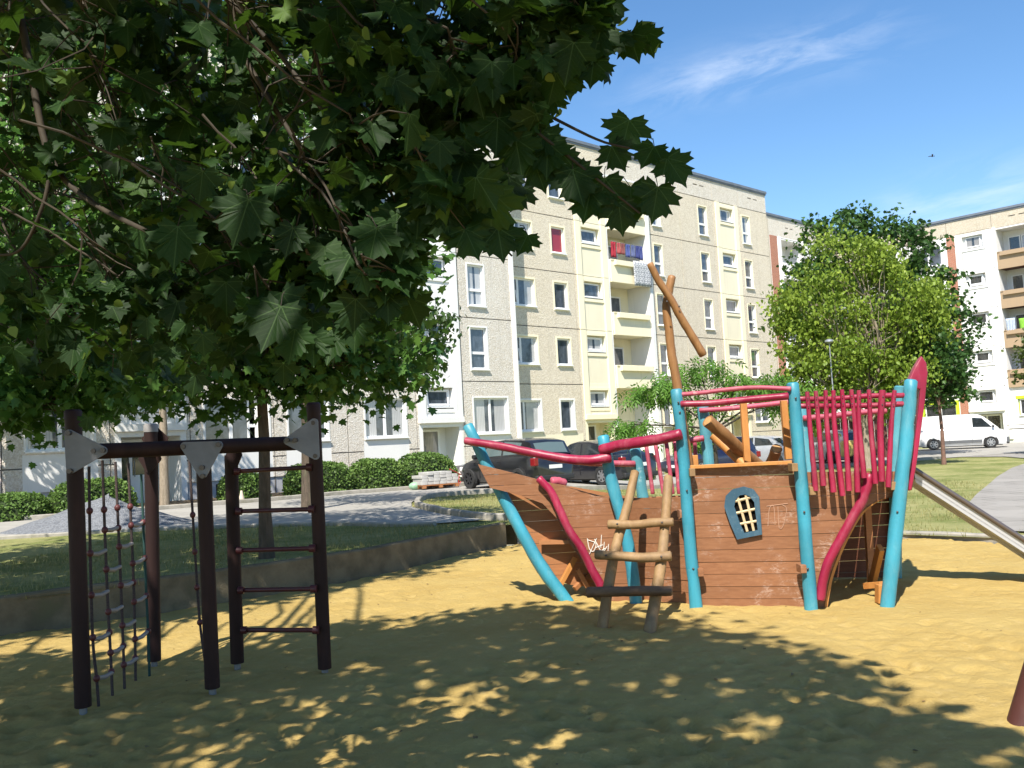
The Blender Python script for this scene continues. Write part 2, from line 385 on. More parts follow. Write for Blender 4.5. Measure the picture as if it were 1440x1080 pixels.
wl = [(-14, 2.2), (-9.0, 6.6), (-5.38, 9.55), (-4.09, 10.46), (-3.2, 11.15), (-2.2, 12.25), (-1.2, 13.85), (-.05, 15.7)]
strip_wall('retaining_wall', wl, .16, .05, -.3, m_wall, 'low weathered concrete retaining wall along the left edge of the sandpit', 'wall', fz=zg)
strip_wall('sandpit_edging', [(-.05, 15.86), (1.0, 16.05), (2.4, 15.8), (4.0, 14.95), (5.61, 13.7), (6.45, 12.74), (7.3, 11.34), (9.0, 8.5), (11.5, 4.5)], .14, .03, -.2, m_kerb,
           'flat pale concrete edging between the sand and the sunlit lawn', 'edging', fz=lambda x, y: max(zg(x, y), .06))
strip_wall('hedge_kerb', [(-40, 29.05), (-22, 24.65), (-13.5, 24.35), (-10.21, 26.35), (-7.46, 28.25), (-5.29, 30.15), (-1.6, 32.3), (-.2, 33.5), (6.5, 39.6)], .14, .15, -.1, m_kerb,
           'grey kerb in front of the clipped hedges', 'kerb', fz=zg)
strip_wall('lawn_kerb', [(-40, 25.1), (-22, 20.7), (-13.5, 18.5), (-10.43, 18.4), (-7.48, 18.65), (-3.61, 17.55), (-2.5, 16.7), (-1.45, 16.2)][::-1], .12, .07, -.1, m_kerb,
           'low kerb along the shaded lawn beside the road', 'kerb', fz=zg)
strip_wall('island_kerb', [(.6, 16.3), (-.5, 16.65), (-1.3, 18.2), (-1.88, 19.84), (-2.4, 21.6), (-2.6, 23.4), (-2.6, 25.0), (-2.1, 26.1), (-.5, 26.5), (2, 27.1), (6, 30.9), (10, 36.4), (14.8, 39.3), (19, 41.5)][::-1], .14, .13, -.1, m_kerb,
           'mossy kerb round the sunlit grass island behind the ship', 'kerb', fz=zg)
# planting bed behind the kerb and a paved strip at the house
m_soil = mottled('soil', (.16, .115, .07), (.22, .17, .11), 3, .95, 30, .8, .03, .1, c3=(.09, .09, .035), s3=.9)
sheet('planting_bed', [(-30, 27.2), (-22, 24.9), (-13.5, 24.6), (-10.3, 26.6), (-7.5, 28.5), (-5.3, 30.4), (-1.7, 32.5), (-.3, 33.7), (1.0, 35.2), (-2.6, 38.3), (-8, 34.9), (-16, 27.9), (-22, 30)], [], 1.0, m_soil, .055)
# grass tufts: countless blades as one stuff object
NB = 26000; bl = []
tries = 0
while len(bl) < NB and tries < NB*14:
    tries += 1; k = random.random()
    if k < .36: x = random.uniform(-7.5, -.2); y = random.uniform(9, 18.5)
    elif k < .55: x = random.uniform(-2.6, 2.5); y = random.uniform(16, 26)
    else: y = 13+15*random.random()**1.5; x = random.uniform(1.5, 12)
    if inpoly(x, y, SAND) or inpoly(x, y, road) or inpoly(x, y, path_in+path_out): continue
    if noise.noise(V((x*.8, y*.8, 9))) < random.uniform(-.5, .35): continue
    bl.append((x, y))
n = len(bl); P = np.array([(x, y, zg(x, y)) for x, y in bl]); an = rng.uniform(0, 2*np.pi, n); hh = rng.uniform(.03, .085, n); wd = rng.uniform(.004, .008, n)
dx = np.cos(an); dy = np.sin(an); le = rng.uniform(.01, .05, n); la = rng.uniform(0, 2*np.pi, n)
tri = np.stack([P+np.stack([-dx*wd, -dy*wd, 0*wd-.005], 1), P+np.stack([dx*wd, dy*wd, 0*wd-.005], 1), P+np.stack([np.cos(la)*le, np.sin(la)*le, hh], 1)], 1).reshape(-1, 3)
me = bpy.data.meshes.new('grass'); me.from_pydata(tri.tolist(), [], np.arange(3*n).reshape(-1, 3).tolist())
a = me.attributes.new('rnd', 'FLOAT', 'FACE'); a.data.foreach_set('value', rng.random(n).astype(np.float32))
me.materials.append(leafmat('grass_blade', (.15, .17, .045), (.38, .33, .14), None, .25)); o = bpy.data.objects.new('grass', me); col.objects.link(o); tag(o, 'short dry grass growing on the lawns round the sandpit', 'grass', kind='stuff')
# ---------------------------------------------------------------- apartment buildings
def pebble(name, c1, c2, c3, sc_=26):
    t = NT(name); v = t.coord('Object'); vo = t.n('ShaderNodeTexVoronoi'); vo.inputs['Scale'].default_value = sc_; t.l(v, vo.inputs['Vector'])
    sp = t.n('ShaderNodeSeparateColor'); t.l(vo.outputs['Color'], sp.inputs[0])
    c = t.mix(t.ramp(sp.outputs[0], .2, .8), c1, c2); c = t.mix(t.ramp(sp.outputs[1], .72, .82), c, c3)
    big = t.noise(v, .5, 5, .6); c = t.mix(t.math('MULTIPLY', t.ramp(big, .4, .7), .25), c, c3)
    st = t.noise(t.coord('Object', (2.2, 2.2, .12)), 1.5, 5, .6); c = t.mix(t.math('MULTIPLY', t.ramp(st, .5, .75), .22), c, tuple(q*.5 for q in c1))
    t.bump(vo.outputs['Distance'], .8, .02); return t.base(c, .9, 0, .2)
def render_(name, c1, dirt=.3, dc=(.25, .23, .19)):
    t = NT(name); v = t.coord('Object'); st = t.noise(t.coord('Object', (3, 3, .22)), 1.6, 6, .65)
    c = t.mix(t.math('MULTIPLY', t.ramp(st, .5, .8), dirt), c1, dc); c = t.mix(t.math('MULTIPLY', t.ramp(t.noise(v, .7, 5, .6), .4, .7), .12), c, tuple(q*.7 for q in c1))
    t.bump(t.noise(v, 60, 3, .6), .12, .004); return t.base(c, .85, 0, .25)
PEB_G = pebble('grey_pebbledash', (.68, .62, .53), (.56, .50, .41), (.72, .68, .61)); PEB_Y = pebble('beige_pebbledash', (.70, .62, .48), (.58, .50, .38), (.74, .67, .55)); PEB_R = pebble('pale_pebbledash', (.55, .48, .37), (.48, .41, .31), (.6, .54, .44))
WHT = render_('white_render', (.80, .79, .76), .16); CRM = render_('cream_render', (.86, .79, .58), .18, (.42, .36, .2)); CRM2 = render_('cream_panel', (.79, .73, .55), .12); GRYP = render_('plinth_grey', (.40, .41, .43), .25)
GAP = mottled('joint_filler', (.16, .15, .135), (.11, .10, .09), 3, .9, 30, 0); BRK = None
t = NT('brick_red'); br = t.n('ShaderNodeTexBrick'); mp = t.coord('Object'); sp = t.n('ShaderNodeSeparateXYZ'); t.l(mp, sp.inputs[0]); cb = t.n('ShaderNodeCombineXYZ'); t.l(sp.outputs[0], cb.inputs[0]); t.l(sp.outputs[2], cb.inputs[1]); t.l(cb.outputs[0], br.inputs['Vector'])
br.inputs['Scale'].default_value = 1; br.inputs['Brick Width'].default_value = .25; br.inputs['Row Height'].default_value = .08; br.inputs['Mortar Size'].default_value = .008
br.inputs['Color1'].default_value = (.42, .16, .09, 1); br.inputs['Color2'].default_value = (.36, .135, .08, 1); br.inputs['Mortar'].default_value = (.42, .33, .27, 1); BRK = t.base(br.outputs['Color'], .9, 0, .2)
TAN = render_('tan_parapet', (.40, .29, .185), .15); ROOF = mottled('roof_edge_metal', (.16, .18, .21), (.20, .22, .25), 2, .5, 20, 0, metal=.3); DARK = mottled('dark_recess', (.05, .045, .04), (.07, .06, .055), 3, .9, 30, 0)
LIME = render_('lime_frame', (.55, .72, .04), .05); TEAL = render_('teal_frame', (.03, .28, .27), .05); BROWN = mottled('brown_panel', (.11, .045, .03), (.08, .032, .022), 5, .7, 30, .1)
FRM = NT('window_white').base((.83, .83, .82), .4, 0, .5)
def glassmat(name, dark, curtain, amt):
    t = NT(name); oi = t.n('ShaderNodeObjectInfo'); r_ = oi.outputs['Random']; v = t.coord('Object'); sp = t.n('ShaderNodeSeparateXYZ'); t.l(v, sp.inputs[0])
    wv = t.math('MULTIPLY_ADD', t.math('SINE', t.math('MULTIPLY', sp.outputs[0], 70.0)), .12, .88)
    cur = t.n('ShaderNodeMix', data_type='RGBA', blend_type='MULTIPLY'); cur.inputs[0].default_value = 1; cur.inputs[6].default_value = (*curtain, 1); t.l(wv, cur.inputs[7])
    side = t.math('GREATER_THAN', t.math('ABSOLUTE', sp.outputs[0]), t.math('MULTIPLY_ADD', r_, .75, .05)); has = t.math('LESS_THAN', t.math('FRACT', t.math('MULTIPLY', r_, 7.31)), amt)
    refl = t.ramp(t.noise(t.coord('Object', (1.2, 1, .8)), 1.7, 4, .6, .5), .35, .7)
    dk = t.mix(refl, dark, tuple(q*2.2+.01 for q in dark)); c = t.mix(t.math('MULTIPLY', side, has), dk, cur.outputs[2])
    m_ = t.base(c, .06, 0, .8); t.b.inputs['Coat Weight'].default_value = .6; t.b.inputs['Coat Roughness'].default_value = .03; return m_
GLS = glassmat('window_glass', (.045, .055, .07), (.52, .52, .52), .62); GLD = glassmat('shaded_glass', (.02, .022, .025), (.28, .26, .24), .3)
t = NT('red_curtain'); GLR = t.base((.30, .03, .04), .12, 0, .7)
WM = {}
def window(parent, u0, u1, z0, z1, y, kind='plain', glass=None, trim=None, open_=0):
    """window set in a reveal at depth y; returns the window part (frame) with its pane child"""
    w_, h = u1-u0, z1-z0; glass = glass or GLS; key = (round(w_, 2), round(h, 2), kind, glass.name, open_)
    if key not in WM:
        f = MB(); g = MB(); b_ = .075 if h > .9 else .06; x0, x1, a, c = -w_/2, w_/2, 0, h
        f.b(x0, x1, -.03, .05, c-b_, c); f.b(x0, x1, -.03, .05, a, a+b_+.03); f.b(x0, x0+b_, -.03, .05, a+b_+.03, c-b_); f.b(x1-b_, x1, -.03, .05, a+b_+.03, c-b_)
        if kind == 'double': f.b(-.06, .06, -.035, .05, a+b_+.03, c-b_)
        if kind == 'tall': zt = a+h*.40; f.b(x0+b_, x1-b_, -.035, .05, zt-.06, zt+.06)
        if kind == 'door': zt = a+.8; f.b(x0+b_, x1-b_, -.035, .05, zt-.05, zt+.05); f.b(x0+b_, x1-b_, -.02, .03, a+b_+.03, zt-.05)
        if kind != 'door': f.b(x0-.06, x1+.06, -.22, -.03, a-.035, a+.012)          # sill
        if open_:           # tilted sash
            rt = Matrix.Rotation(R(-9), 3, 'X'); sx0, sx1 = ((x0+b_, -.06) if kind == 'double' else (x0+b_, x1-b_)); sh = h-2*b_
            for q in ((sx0, sx0+.06, 0, sh), (sx1-.06, sx1, 0, sh), (sx0+.06, sx1-.06, 0, .06), (sx0+.06, sx1-.06, sh-.06, sh)):
                f.box(rt @ V(((q[0]+q[1])/2, -.02, (q[2]+q[3])/2))+V((0, -.05, a+b_+.03)), (q[1]-q[0], .05, q[3]-q[2]), 0, rt)
        g.quad((x0+b_*.5, .012, a+b_*.5), (x1-b_*.5, .012, a+b_*.5), (x1-b_*.5, .012, c-b_*.5), (x0+b_*.5, .012, c-b_*.5))
        fo = f.build('window', FRM, parent, world=False, weld=False); po = g.build('pane', glass, fo, world=False, fixn=False); WM[key] = (fo, po)
        fo.location = ((u0+u1)/2, y, z0); return fo
    fo, po = WM[key]; a = fo.copy(); col.objects.link(a); a.parent = parent; a.location = ((u0+u1)/2, y, z0)
    b_ = po.copy(); col.objects.link(b_); b_.parent = a; return a
class Facade:
    """heightfield wall: rectangles painted in order with an inward depth and a material"""
    def __init__(s, u0, u1, z0, z1, m): s.r = [(u0, u1, z0, z1, 0.0, m)]; s.B = (u0, u1, z0, z1)
    def p(s, u0, u1, z0, z1, d=None, m=None): s.r.append((max(u0, s.B[0]), min(u1, s.B[1]), max(z0, s.B[2]), min(z1, s.B[3]), d, m))
    def build(s, parent, mats, name='wall', y0=0.0):
        us = sorted({round(q, 4) for r_ in s.r for q in r_[:2]}); zs = sorted({round(q, 4) for r_ in s.r for q in r_[2:4]})
        nu, nz = len(us)-1, len(zs)-1; D = np.zeros((nu, nz)); Mt = np.zeros((nu, nz), int)
        uc = np.array([(us[i]+us[i+1])/2 for i in range(nu)]); zc = np.array([(zs[i]+zs[i+1])/2 for i in range(nz)])
        for a, b_, c, d, dep, m in s.r:
            k = np.outer((uc > a) & (uc < b_), (zc > c) & (zc < d))
            if dep is not None: D[k] = dep
            if m is not None: Mt[k] = mats.index(m)
        mb = MB()
        for j in range(nz):         # merge runs along u
            i = 0
            while i < nu:
                k = i
                while k+1 < nu and D[k+1, j] == D[i, j] and Mt[k+1, j] == Mt[i, j]: k += 1
                y = y0+D[i, j]; mb.quad((us[i], y, zs[j]), (us[k+1], y, zs[j]), (us[k+1], y, zs[j+1]), (us[i], y, zs[j+1]), int(Mt[i, j])); i = k+1
        for i in range(nu):
            for j in range(nz):
                if i+1 < nu and D[i, j] != D[i+1, j]:
                    a, b_ = D[i, j], D[i+1, j]; m = Mt[i, j] if a < b_ else Mt[i+1, j]; u = us[i+1]
                    q = ((u, y0+a, zs[j]), (u, y0+b_, zs[j]), (u, y0+b_, zs[j+1]), (u, y0+a, zs[j+1])); mb.quad(*q, int(m))
                if j+1 < nz and D[i, j] != D[i, j+1]:
                    a, b_ = D[i, j], D[i, j+1]; m = Mt[i, j] if a < b_ else Mt[i, j+1]; z = zs[j+1]
                    q = ((us[i], y0+a, z), (us[i+1], y0+a, z), (us[i+1], y0+b_, z), (us[i], y0+b_, z)); mb.quad(*q, int(m))
        return mb.build(name, mats, parent, world=False, fixn=False, weld=False)
P0 = V((.51, 44.16, 0)); FR1 = R(43); MATS = [PEB_G, PEB_Y, WHT, CRM, CRM2, GRYP, GAP, BRK, TAN, DARK, PEB_R, LIME, TEAL, BROWN]
FL = [1.73, 4.60, 7.46, 10.33, 13.20, 16.07]; RT = 17.38
def joints(F, us, zs, top=RT, u0=None, u1=None):
    a, b_ = (F.B[0] if u0 is None else u0), (F.B[1] if u1 is None else u1)
    for z in zs: F.p(a, b_, z-.022, z+.022, .03, GAP)
    for u in us: F.p(u-.018, u+.018, F.B[2], F.B[3], .03, GAP)
def shell(parent, u0, u1, y0, y1, z0, z1, m, roofm=ROOF):
    mb = MB(); mb.quad((u0, y0, z0), (u0, y1, z0), (u0, y1, z1), (u0, y0, z1)); mb.quad((u1, y0, z0), (u1, y1, z0), (u1, y1, z1), (u1, y0, z1)); mb.quad((u0, y1, z0), (u1, y1, z0), (u1, y1, z1), (u0, y1, z1))
    mb.build('side_wall', m, parent, world=False, fixn=False, weld=False)
    r_ = MB(); r_.b(u0-.08, u1+.08, y0-.10, y1+.1, z1+.003, z1+.16); r_.b(u0-.04, u1+.04, y0-.05, y1+.05, z1-.10, z1+.003); r_.build('roof', roofm, parent, world=False, weld=False)
def slots(F, u, z): F.p(u-.55, u-.1, z, z+.07, .05, GAP); F.p(u+.12, u+.57, z, z+.07, .05, GAP)
def stairbay(F, parent, c, mt, mpan, floors, ground=True, door_y=1.0, y0=0.0, fl=FL, door=(-.8, 1.0), glass=None, ww=.66):
    """stairwell bay 2.4 m wide with small slit windows"""
    F.p(c-1.2, c+1.2, F.B[2], fl[-1], 0.0, mt); F.p(c-1.2, c-.82, fl[0]+1.2, fl[-1], -.07, mt); F.p(c+.82, c+1.2, fl[0]+1.2, fl[-1], -.07, mt)
    for k in floors:
        z = fl[k]; F.p(c-.78, c+.78, z+.04, z+1.52, .02, mpan); F.p(c-.80, c-.76, z+.04, z+1.5, .035, GAP); F.p(c-.82, c+.82, z+1.5, z+2.72, -.03, mt)
        F.p(c-.72, c+.70, z+1.66, z+2.58, .22, mt); F.p(c-1.2, c+1.2, z+2.845, z+2.87, .03, GAP)
    if ground:
        z = fl[0]; F.p(c-1.2, c+1.2, z+1.06, z+1.30, -.14, mt); F.p(c-1.0, c+1.0, z-1.6, z+.88, door_y, mt)
    # windows
    for k in floors:
        z = fl[k]; window(parent, c-ww, c+ww-.04, z+1.74, z+2.50, y0+.17, 'plain', glass, open_=(k % 2))
    if ground:
        z = fl[0]; d = MB(); x0, x1, a, b_, y = c-.78, c+.6, z-1.35, z+.82, y0+door_y-.05
        d.b(x0, x0+.1, y-.05, y+.04, a, b_); d.b(x1-.1, x1, y-.05, y+.04, a, b_); d.b(x0+.1, x1-.1, y-.05, y+.04, b_-.1, b_); d.b(x0+.36, x0+.46, y-.05, y+.04, a, b_-.1); d.b(x0+.46, x1-.1, y-.04, y+.03, a, a+.95); d.b(x0+.1, x0+.36, y-.03, y+.02, a, a+.3)
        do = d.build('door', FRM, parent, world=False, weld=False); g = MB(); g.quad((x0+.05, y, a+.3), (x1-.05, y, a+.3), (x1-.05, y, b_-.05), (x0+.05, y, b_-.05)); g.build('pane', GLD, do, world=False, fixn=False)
        h = MB(); h.tube([(x0+.52, y-.09, a+.9), (x0+.52, y-.09, a+1.45)], .016, 8); h.build('handle', ROOF, do, world=False)
def surround(F, u0, u1, z0, z1, m=WHT, b_=.09): F.p(u0-b_, u1+b_, z0-b_, z1+b_, -.02, m); F.p(u0, u1, z0, z1, .17, m)
def balcony(parent, u0, u1, z, mt, y0=0.0, deep=1.35, box=True, back=None, slabm=None):
    """parapet, slab, back door for one loggia storey whose floor is at z"""
    b_ = MB(); b_.b(u0+.01, u1-.01, y0-.10, y0+deep, z-.16, z+.02); s_ = b_.build('balcony_slab', slabm or WHT, parent, world=False, weld=False)
    q = MB(); q.b(u0+.01, u1-.01, y0-.16, y0-.04, z-.20, z+.98)
    if box: q.b(u0+.25, u1-.25, y0-.34, y0-.16, z+.72, z+.98); q.b(u0+.01, u1-.01, y0-.20, y0+.0, z+.98, z+1.03)
    q.build('parapet', mt, parent, world=False, weld=False)
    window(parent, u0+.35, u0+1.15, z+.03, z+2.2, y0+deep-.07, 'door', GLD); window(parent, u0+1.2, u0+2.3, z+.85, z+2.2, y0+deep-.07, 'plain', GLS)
# ---- beige and cream block, right of the step
yb = thing('apartment_block', P0, 'five-storey beige pebbledash apartment block with cream stair bays and loggias, in the centre', 'apartment block', rz=FR1)
F = Facade(-2.4, 23.08, -.1, RT, PEB_Y); F.p(-2.4, 23.08, -.1, 1.35, 0, CRM2)
joints(F, [4.1, 10.25, 13.5, 16.95, 19.85], FL); F.p(-2.4, 4.1, 1.1, 2.1, .0, CRM2)
YF = [2.28]+[q+.96 for q in FL[1:5]]
for k in range(5):
    z = FL[k]; a, b_ = (2.30, 3.80) if k == 0 else (z+.96, z+2.33)
    for (u0, u1, kd) in ((-1.0, 1.15, 'double'), (2.55, 3.50, 'plain')):
        surround(F, u0, u1, a, b_, CRM if k else WHT); F.p(u0-.05, u1+.05, .9, a-.1, 0.001, CRM2) if k == 0 else None
        window(yb, u0, u1, a, b_, .12, kd, GLR if (k == 3 and kd == 'plain') else None, open_=1 if (kd == 'double' and k in (1, 2, 3)) else 0)
    for (u0, u1) in ((10.86, 11.62), (15.40, 16.25), (20.10, 20.95)):
        a, b_ = (2.3, 3.8) if k == 0 else (z+.54, z+2.35); kd = 'tall'
        if k == 0 and u0 > 20: u1 = 21.9; kd = 'double'
        if k == 0 and u0 < 11: kd = 'plain'
        surround(F, u0, u1, a, b_, CRM, .06); window(yb, u0, u1, a, b_, .12, kd)
F.p(-2.4, 4.1, FL[5]-.01, RT, 0, PEB_G); F.p(6.75, 23.08, FL[5]-.01, RT, 0, PEB_G)
for u in (4.1, 6.8, 10.25, 13.5, 16.95, 19.85): F.p(u-.018, u+.018, FL[5], RT, .03, GAP)
for u in (1.9, 8.6, 12.0, 15.6, 21.5): slots(F, u, FL[5]+.72)
F.p(-2.4, 23.08, FL[5]-.022, FL[5]+.022, .03, GAP)
stairbay(F, yb, 5.5, CRM, CRM2, range(1, 5)); stairbay(F, yb, 18.4, CRM, CRM2, range(1, 5))
for c in (5.5, 18.4): F.p(c-.82, c+.82, FL[0]+1.5, FL[0]+2.72, -.03, CRM); F.p(c-.72, c+.70, FL[0]+1.66, FL[0]+2.58, .22, CRM); window(yb, c-.66, c+.62, FL[0]+1.74, FL[0]+2.50, .17, 'plain', open_=1)
F.p(6.72, 10.22, .4, FL[5], -.03, WHT); F.p(6.86, 10.0, FL[1]-.02, FL[5]-.12, 1.4, CRM); F.p(6.86, 10.0, .4, FL[1]-.02, 1.4, CRM); F.p(6.86, 10.0, .3, .45, 1.4, CRM)
F.p(10.0, 10.25, .3, FL[5]+.05, -.25, WHT)
for k in range(1, 5): balcony(yb, 6.86, 10.0, FL[k]+.02, CRM, slabm=CRM2)
window(yb, 7.05, 7.95, 1.7, 3.9, 1.33, 'plain', GLD)
F.build(yb, MATS); shell(yb, -2.4, 23.08, 0, 12, -.1, RT, PEB_Y)
# ---- grey and white block, projecting one metre on the left
gb = thing('apartment_block', P0-V((math.cos(Y1:=R(47)), -math.sin(Y1), 0))*-1.0, 'grey pebbledash apartment block with white stair bays, left half hidden behind trees', 'apartment block', rz=FR1)
F = Facade(-42.0, -1.2, -.1, RT, PEB_G); F.p(-42, -1.2, -.1, .98, .05, GRYP); joints(F, [-4.6, -7.2, -10.6, -13.8, -17.0, -19.7, -22.9, -26.2, -29.4, -32.1], FL)
BAYS = (-5.9, -18.35, -30.8)
F.p(-1.45, -1.2, .4, RT, -.05, WHT)
for bi, c in enumerate(BAYS):
    for k in range(5):
        z = FL[k]
        for (u0, u1, kd) in ((c+1.88, c+2.84, 'tall'), (c-3.86, c-1.86, 'double'), (c-7.3, c-5.6, 'double'), (c-8.9, c-8.1, 'tall')):
            a, b_ = (z+.53, z+2.43) if kd == 'tall' else (z+.70, z+2.35)
            if k == 0: a, b_ = 2.24, 3.86
            if k == 0 and u0 > c: u1 = c+3.92; kd = 'double'
            if u1 > -1.5 or u0 < -41: continue
            surround(F, u0, u1, a, b_, WHT, .07)
            if k == 0: F.p(u0-.12, u1+.12, .98, a-.09, .004, WHT)
            window(gb, u0, u1, a, b_, .12, kd, open_=1 if (kd == 'double' and k != 0 and (k+bi) % 3 == 0) else 0)
    F.p(c-1.2, c+1.2, FL[5]-.01, RT, 0, PEB_G)
    stairbay(F, gb, c, WHT, CRM2 if False else WHT, range(1, 5))
    F.p(c-.82, c+.82, FL[0]+1.5, FL[0]+2.72, -.03, WHT); F.p(c-.72, c+.70, FL[0]+1.66, FL[0]+2.58, .22, WHT); window(gb, c-.66, c+.62, FL[0]+1.74, FL[0]+2.50, .17, 'plain', open_=1)
F.p(-42, -1.2, FL[5]-.022, FL[5]+.022, .03, GAP)
for u in (-3, -8.6, -12, -15.4, -21): slots(F, u, FL[5]+.72)
for u in (-15.6, -13.0, -11.0): F.p(u-.5, u+.3, .45, .85, .25, DARK)      # cellar lights
F.build(gb, MATS); shell(gb, -42, -1.2, 0, 13, -.1, RT, PEB_G)
# ---- white block with brick strip behind the big trees
mb_ = thing('apartment_block', P0+V((-math.sin(FR1), math.cos(FR1), 0))*3.6, 'white apartment block with a brick-red strip, half hidden behind the big green tree', 'apartment block', rz=FR1)
F = Facade(23.6, 47, -.1, RT+.25, WHT); joints(F, [28.4, 34.4, 38], FL); F.p(29.35, 30.35, .4, FL[5]+.1, -.02, BRK); F.p(23.6, 47, FL[5]+.1, RT+.25, 0, PEB_G); F.p(23.6, 29.3, .2, RT, 0, PEB_R)
F.p(30.75, 33.9, .3, FL[5]-.1, 1.4, WHT); F.p(30.5, 30.75, .3, FL[5]+.1, -.12, WHT); F.p(33.9, 34.15, .3, FL[5]+.1, -.12, WHT)
for k in range(0, 5): balcony(mb_, 30.75, 33.9, FL[k]+.02, WHT, box=False, slabm=WHT)
for k in range(5):
    surround(F, 36, 37, FL[k]+.55, FL[k]+2.3); window(mb_, 36, 37, FL[k]+.55, FL[k]+2.3, .12, 'tall'); surround(F, 41, 42.4, FL[k]+.9, FL[k]+2.3); window(mb_, 41, 42.4, FL[k]+.9, FL[k]+2.3, .12, 'double')
slots(F, 32.2, FL[5]+.85); slots(F, 36, FL[5]+.85)
F.build(mb_, MATS); shell(mb_, 23.6, 47, 0, 12, -.1, RT+.25, WHT)
# ---- right-hand white block with tan parapets
P2 = V((33.39, 65.36, 0)); rb = thing('apartment_block', P2, 'white apartment block with tan balcony parapets at the right edge', 'apartment block', rz=R(-47))
F2L = [1.25, 4.05, 6.82, 9.6, 12.38, 15.17]; RT2 = 16.35
F = Facade(-14, 16, -.1, RT2, WHT); joints(F, [-4.2, -8, -11], F2L); F.p(-14, 16, F2L[5], RT2, 0, PEB_R); F.p(-1.55, -.92, .4, F2L[5], -.02, BRK)
for u in (-11, -7.8, -4.6, -1.5, 1.6, 4.9): F.p(u-.015, u+.015, F2L[5], RT2, .03, GAP)
slots(F, 3.3, F2L[5]+.62); slots(F, -2.9, F2L[5]+.62); slots(F, -6.2, F2L[5]+.62)
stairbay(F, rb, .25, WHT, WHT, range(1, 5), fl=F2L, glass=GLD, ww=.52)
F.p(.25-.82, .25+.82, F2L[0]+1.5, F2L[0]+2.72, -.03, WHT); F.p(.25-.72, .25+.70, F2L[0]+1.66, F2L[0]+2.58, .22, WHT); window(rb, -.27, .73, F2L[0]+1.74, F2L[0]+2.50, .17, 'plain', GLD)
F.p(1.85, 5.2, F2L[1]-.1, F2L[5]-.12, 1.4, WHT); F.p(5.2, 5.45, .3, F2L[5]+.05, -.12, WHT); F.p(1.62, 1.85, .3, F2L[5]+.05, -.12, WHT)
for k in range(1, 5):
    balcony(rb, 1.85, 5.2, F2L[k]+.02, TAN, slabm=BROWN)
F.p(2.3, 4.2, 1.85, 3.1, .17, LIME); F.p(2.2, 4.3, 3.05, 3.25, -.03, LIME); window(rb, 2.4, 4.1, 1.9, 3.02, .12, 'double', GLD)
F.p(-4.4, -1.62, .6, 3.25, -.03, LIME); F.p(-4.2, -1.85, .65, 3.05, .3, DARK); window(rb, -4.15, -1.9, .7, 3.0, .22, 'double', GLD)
for k in range(1, 5):
    for u0, u1 in ((-3.9, -2.0), (-7.4, -5.9), (-10.4, -9.2), (7, 8.5), (11, 12.4)): surround(F, u0, u1, F2L[k]+.85, F2L[k]+2.3); window(rb, u0, u1, F2L[k]+.85, F2L[k]+2.3, .12, 'double')
F.p(1.62, 16, .95, 1.02, .03, GAP); F.p(2.6, 3.3, .35, .75, .15, DARK)
F.build(rb, MATS); shell(rb, -14, 16, 0, 12, -.1, RT2, WHT)
# ---- laundry and flowers on the balconies
def on1(u, y, z): return P0+Matrix.Rotation(FR1, 3, 'Z') @ V((u, y, z))
def on2(u, y, z): return P2+Matrix.Rotation(R(-47), 3, 'Z') @ V((u, y, z))
def cloth(name, u0, u1, z0, z1, y, f, m, label, cat, group=None, rz=FR1, wav=.03, n=12):
    mb = MB(); vs = []
    for i in range(n+1):
        for j in range(7):
            u = (i/n-.5)*(u1-u0); z = -(j/6)*(z1-z0); vs.append(V((u*(1-.05*j/6), wav*math.sin(i*1.7+j*.3)*(.3+j/6), z)))
    for i in range(n):
        for j in range(6): mb.add([vs[i*7+j], vs[i*7+j+1], vs[i*7+j+8], vs[i*7+j+7]], ((0, 1, 2, 3),))
    o = mb.build(name, m, world=False, smooth=True); o.location = f((u0+u1)/2, y, z1); o.rotation_euler = (0, 0, rz); sol = o.modifiers.new('s', 'SOLIDIFY'); sol.thickness = .012
    return tag(o, label, cat, group)
def plain(name, c, rough=.85): return mottled(name, c, tuple(q*.75 for q in c), 8, rough, 80, .15, .003)
zz = FL[3]+2.0
ln = MB(); ln.tube([on1(6.87, -.22, zz+.02), on1(8.4, -.22, zz-.02), on1(9.99, -.22, zz+.02)], .008, 6); tag(ln.build('washing_line', plain('line_cord', (.5, .5, .5)), org=on1(8.4, -.2, zz)), 'thin washing line across the top cream balcony', 'washing line')
for u, wd, ln_, c, nm in ((7.12, .42, .85, (.55, .02, .05), 'red shirt'), (7.55, .30, .62, (.62, .12, .12), 'pale red cloth'), (7.9, .34, .62, (.35, .10, .10), 'maroon cloth'), (8.32, .38, .72, (.10, .14, .45), 'bright blue shirt'), (8.75, .34, .70, (.16, .20, .42), 'grey-blue shirt'), (9.13, .32, .72, (.05, .07, .30), 'dark blue shirt'), (9.45, .30, .78, (.07, .10, .36), 'navy blue cloth')):
    cloth('laundry', u-wd/2, u+wd/2, zz-ln_, zz, -.22, on1, plain('cloth_'+nm.replace(' ', '_'), tuple(q*.6+.01 for q in c)), nm+' pegged on the washing line of the cream balcony', 'laundry', 'laundry on the balcony line', wav=.05, n=8)
t = NT('patterned_cloth'); v = t.coord('Object', (4.2, 1, 4.2)); vo = t.n('ShaderNodeTexVoronoi'); vo.inputs['Randomness'].default_value = 0; vo.inputs['Scale'].default_value = 1; t.l(v, vo.inputs['Vector'])
cmat = t.base(t.mix(t.ramp(t.math('ABSOLUTE', t.math('SUBTRACT', vo.outputs['Distance'], .33)), .05, .11), (.72, .72, .72), (.30, .31, .33)), .9)
cloth('blanket', 8.5, 10.06, FL[3]-.30, FL[3]+1.08, -.38, on1, cmat, 'white blanket with grey diamond pattern hung over the cream balcony', 'blanket', wav=.015)
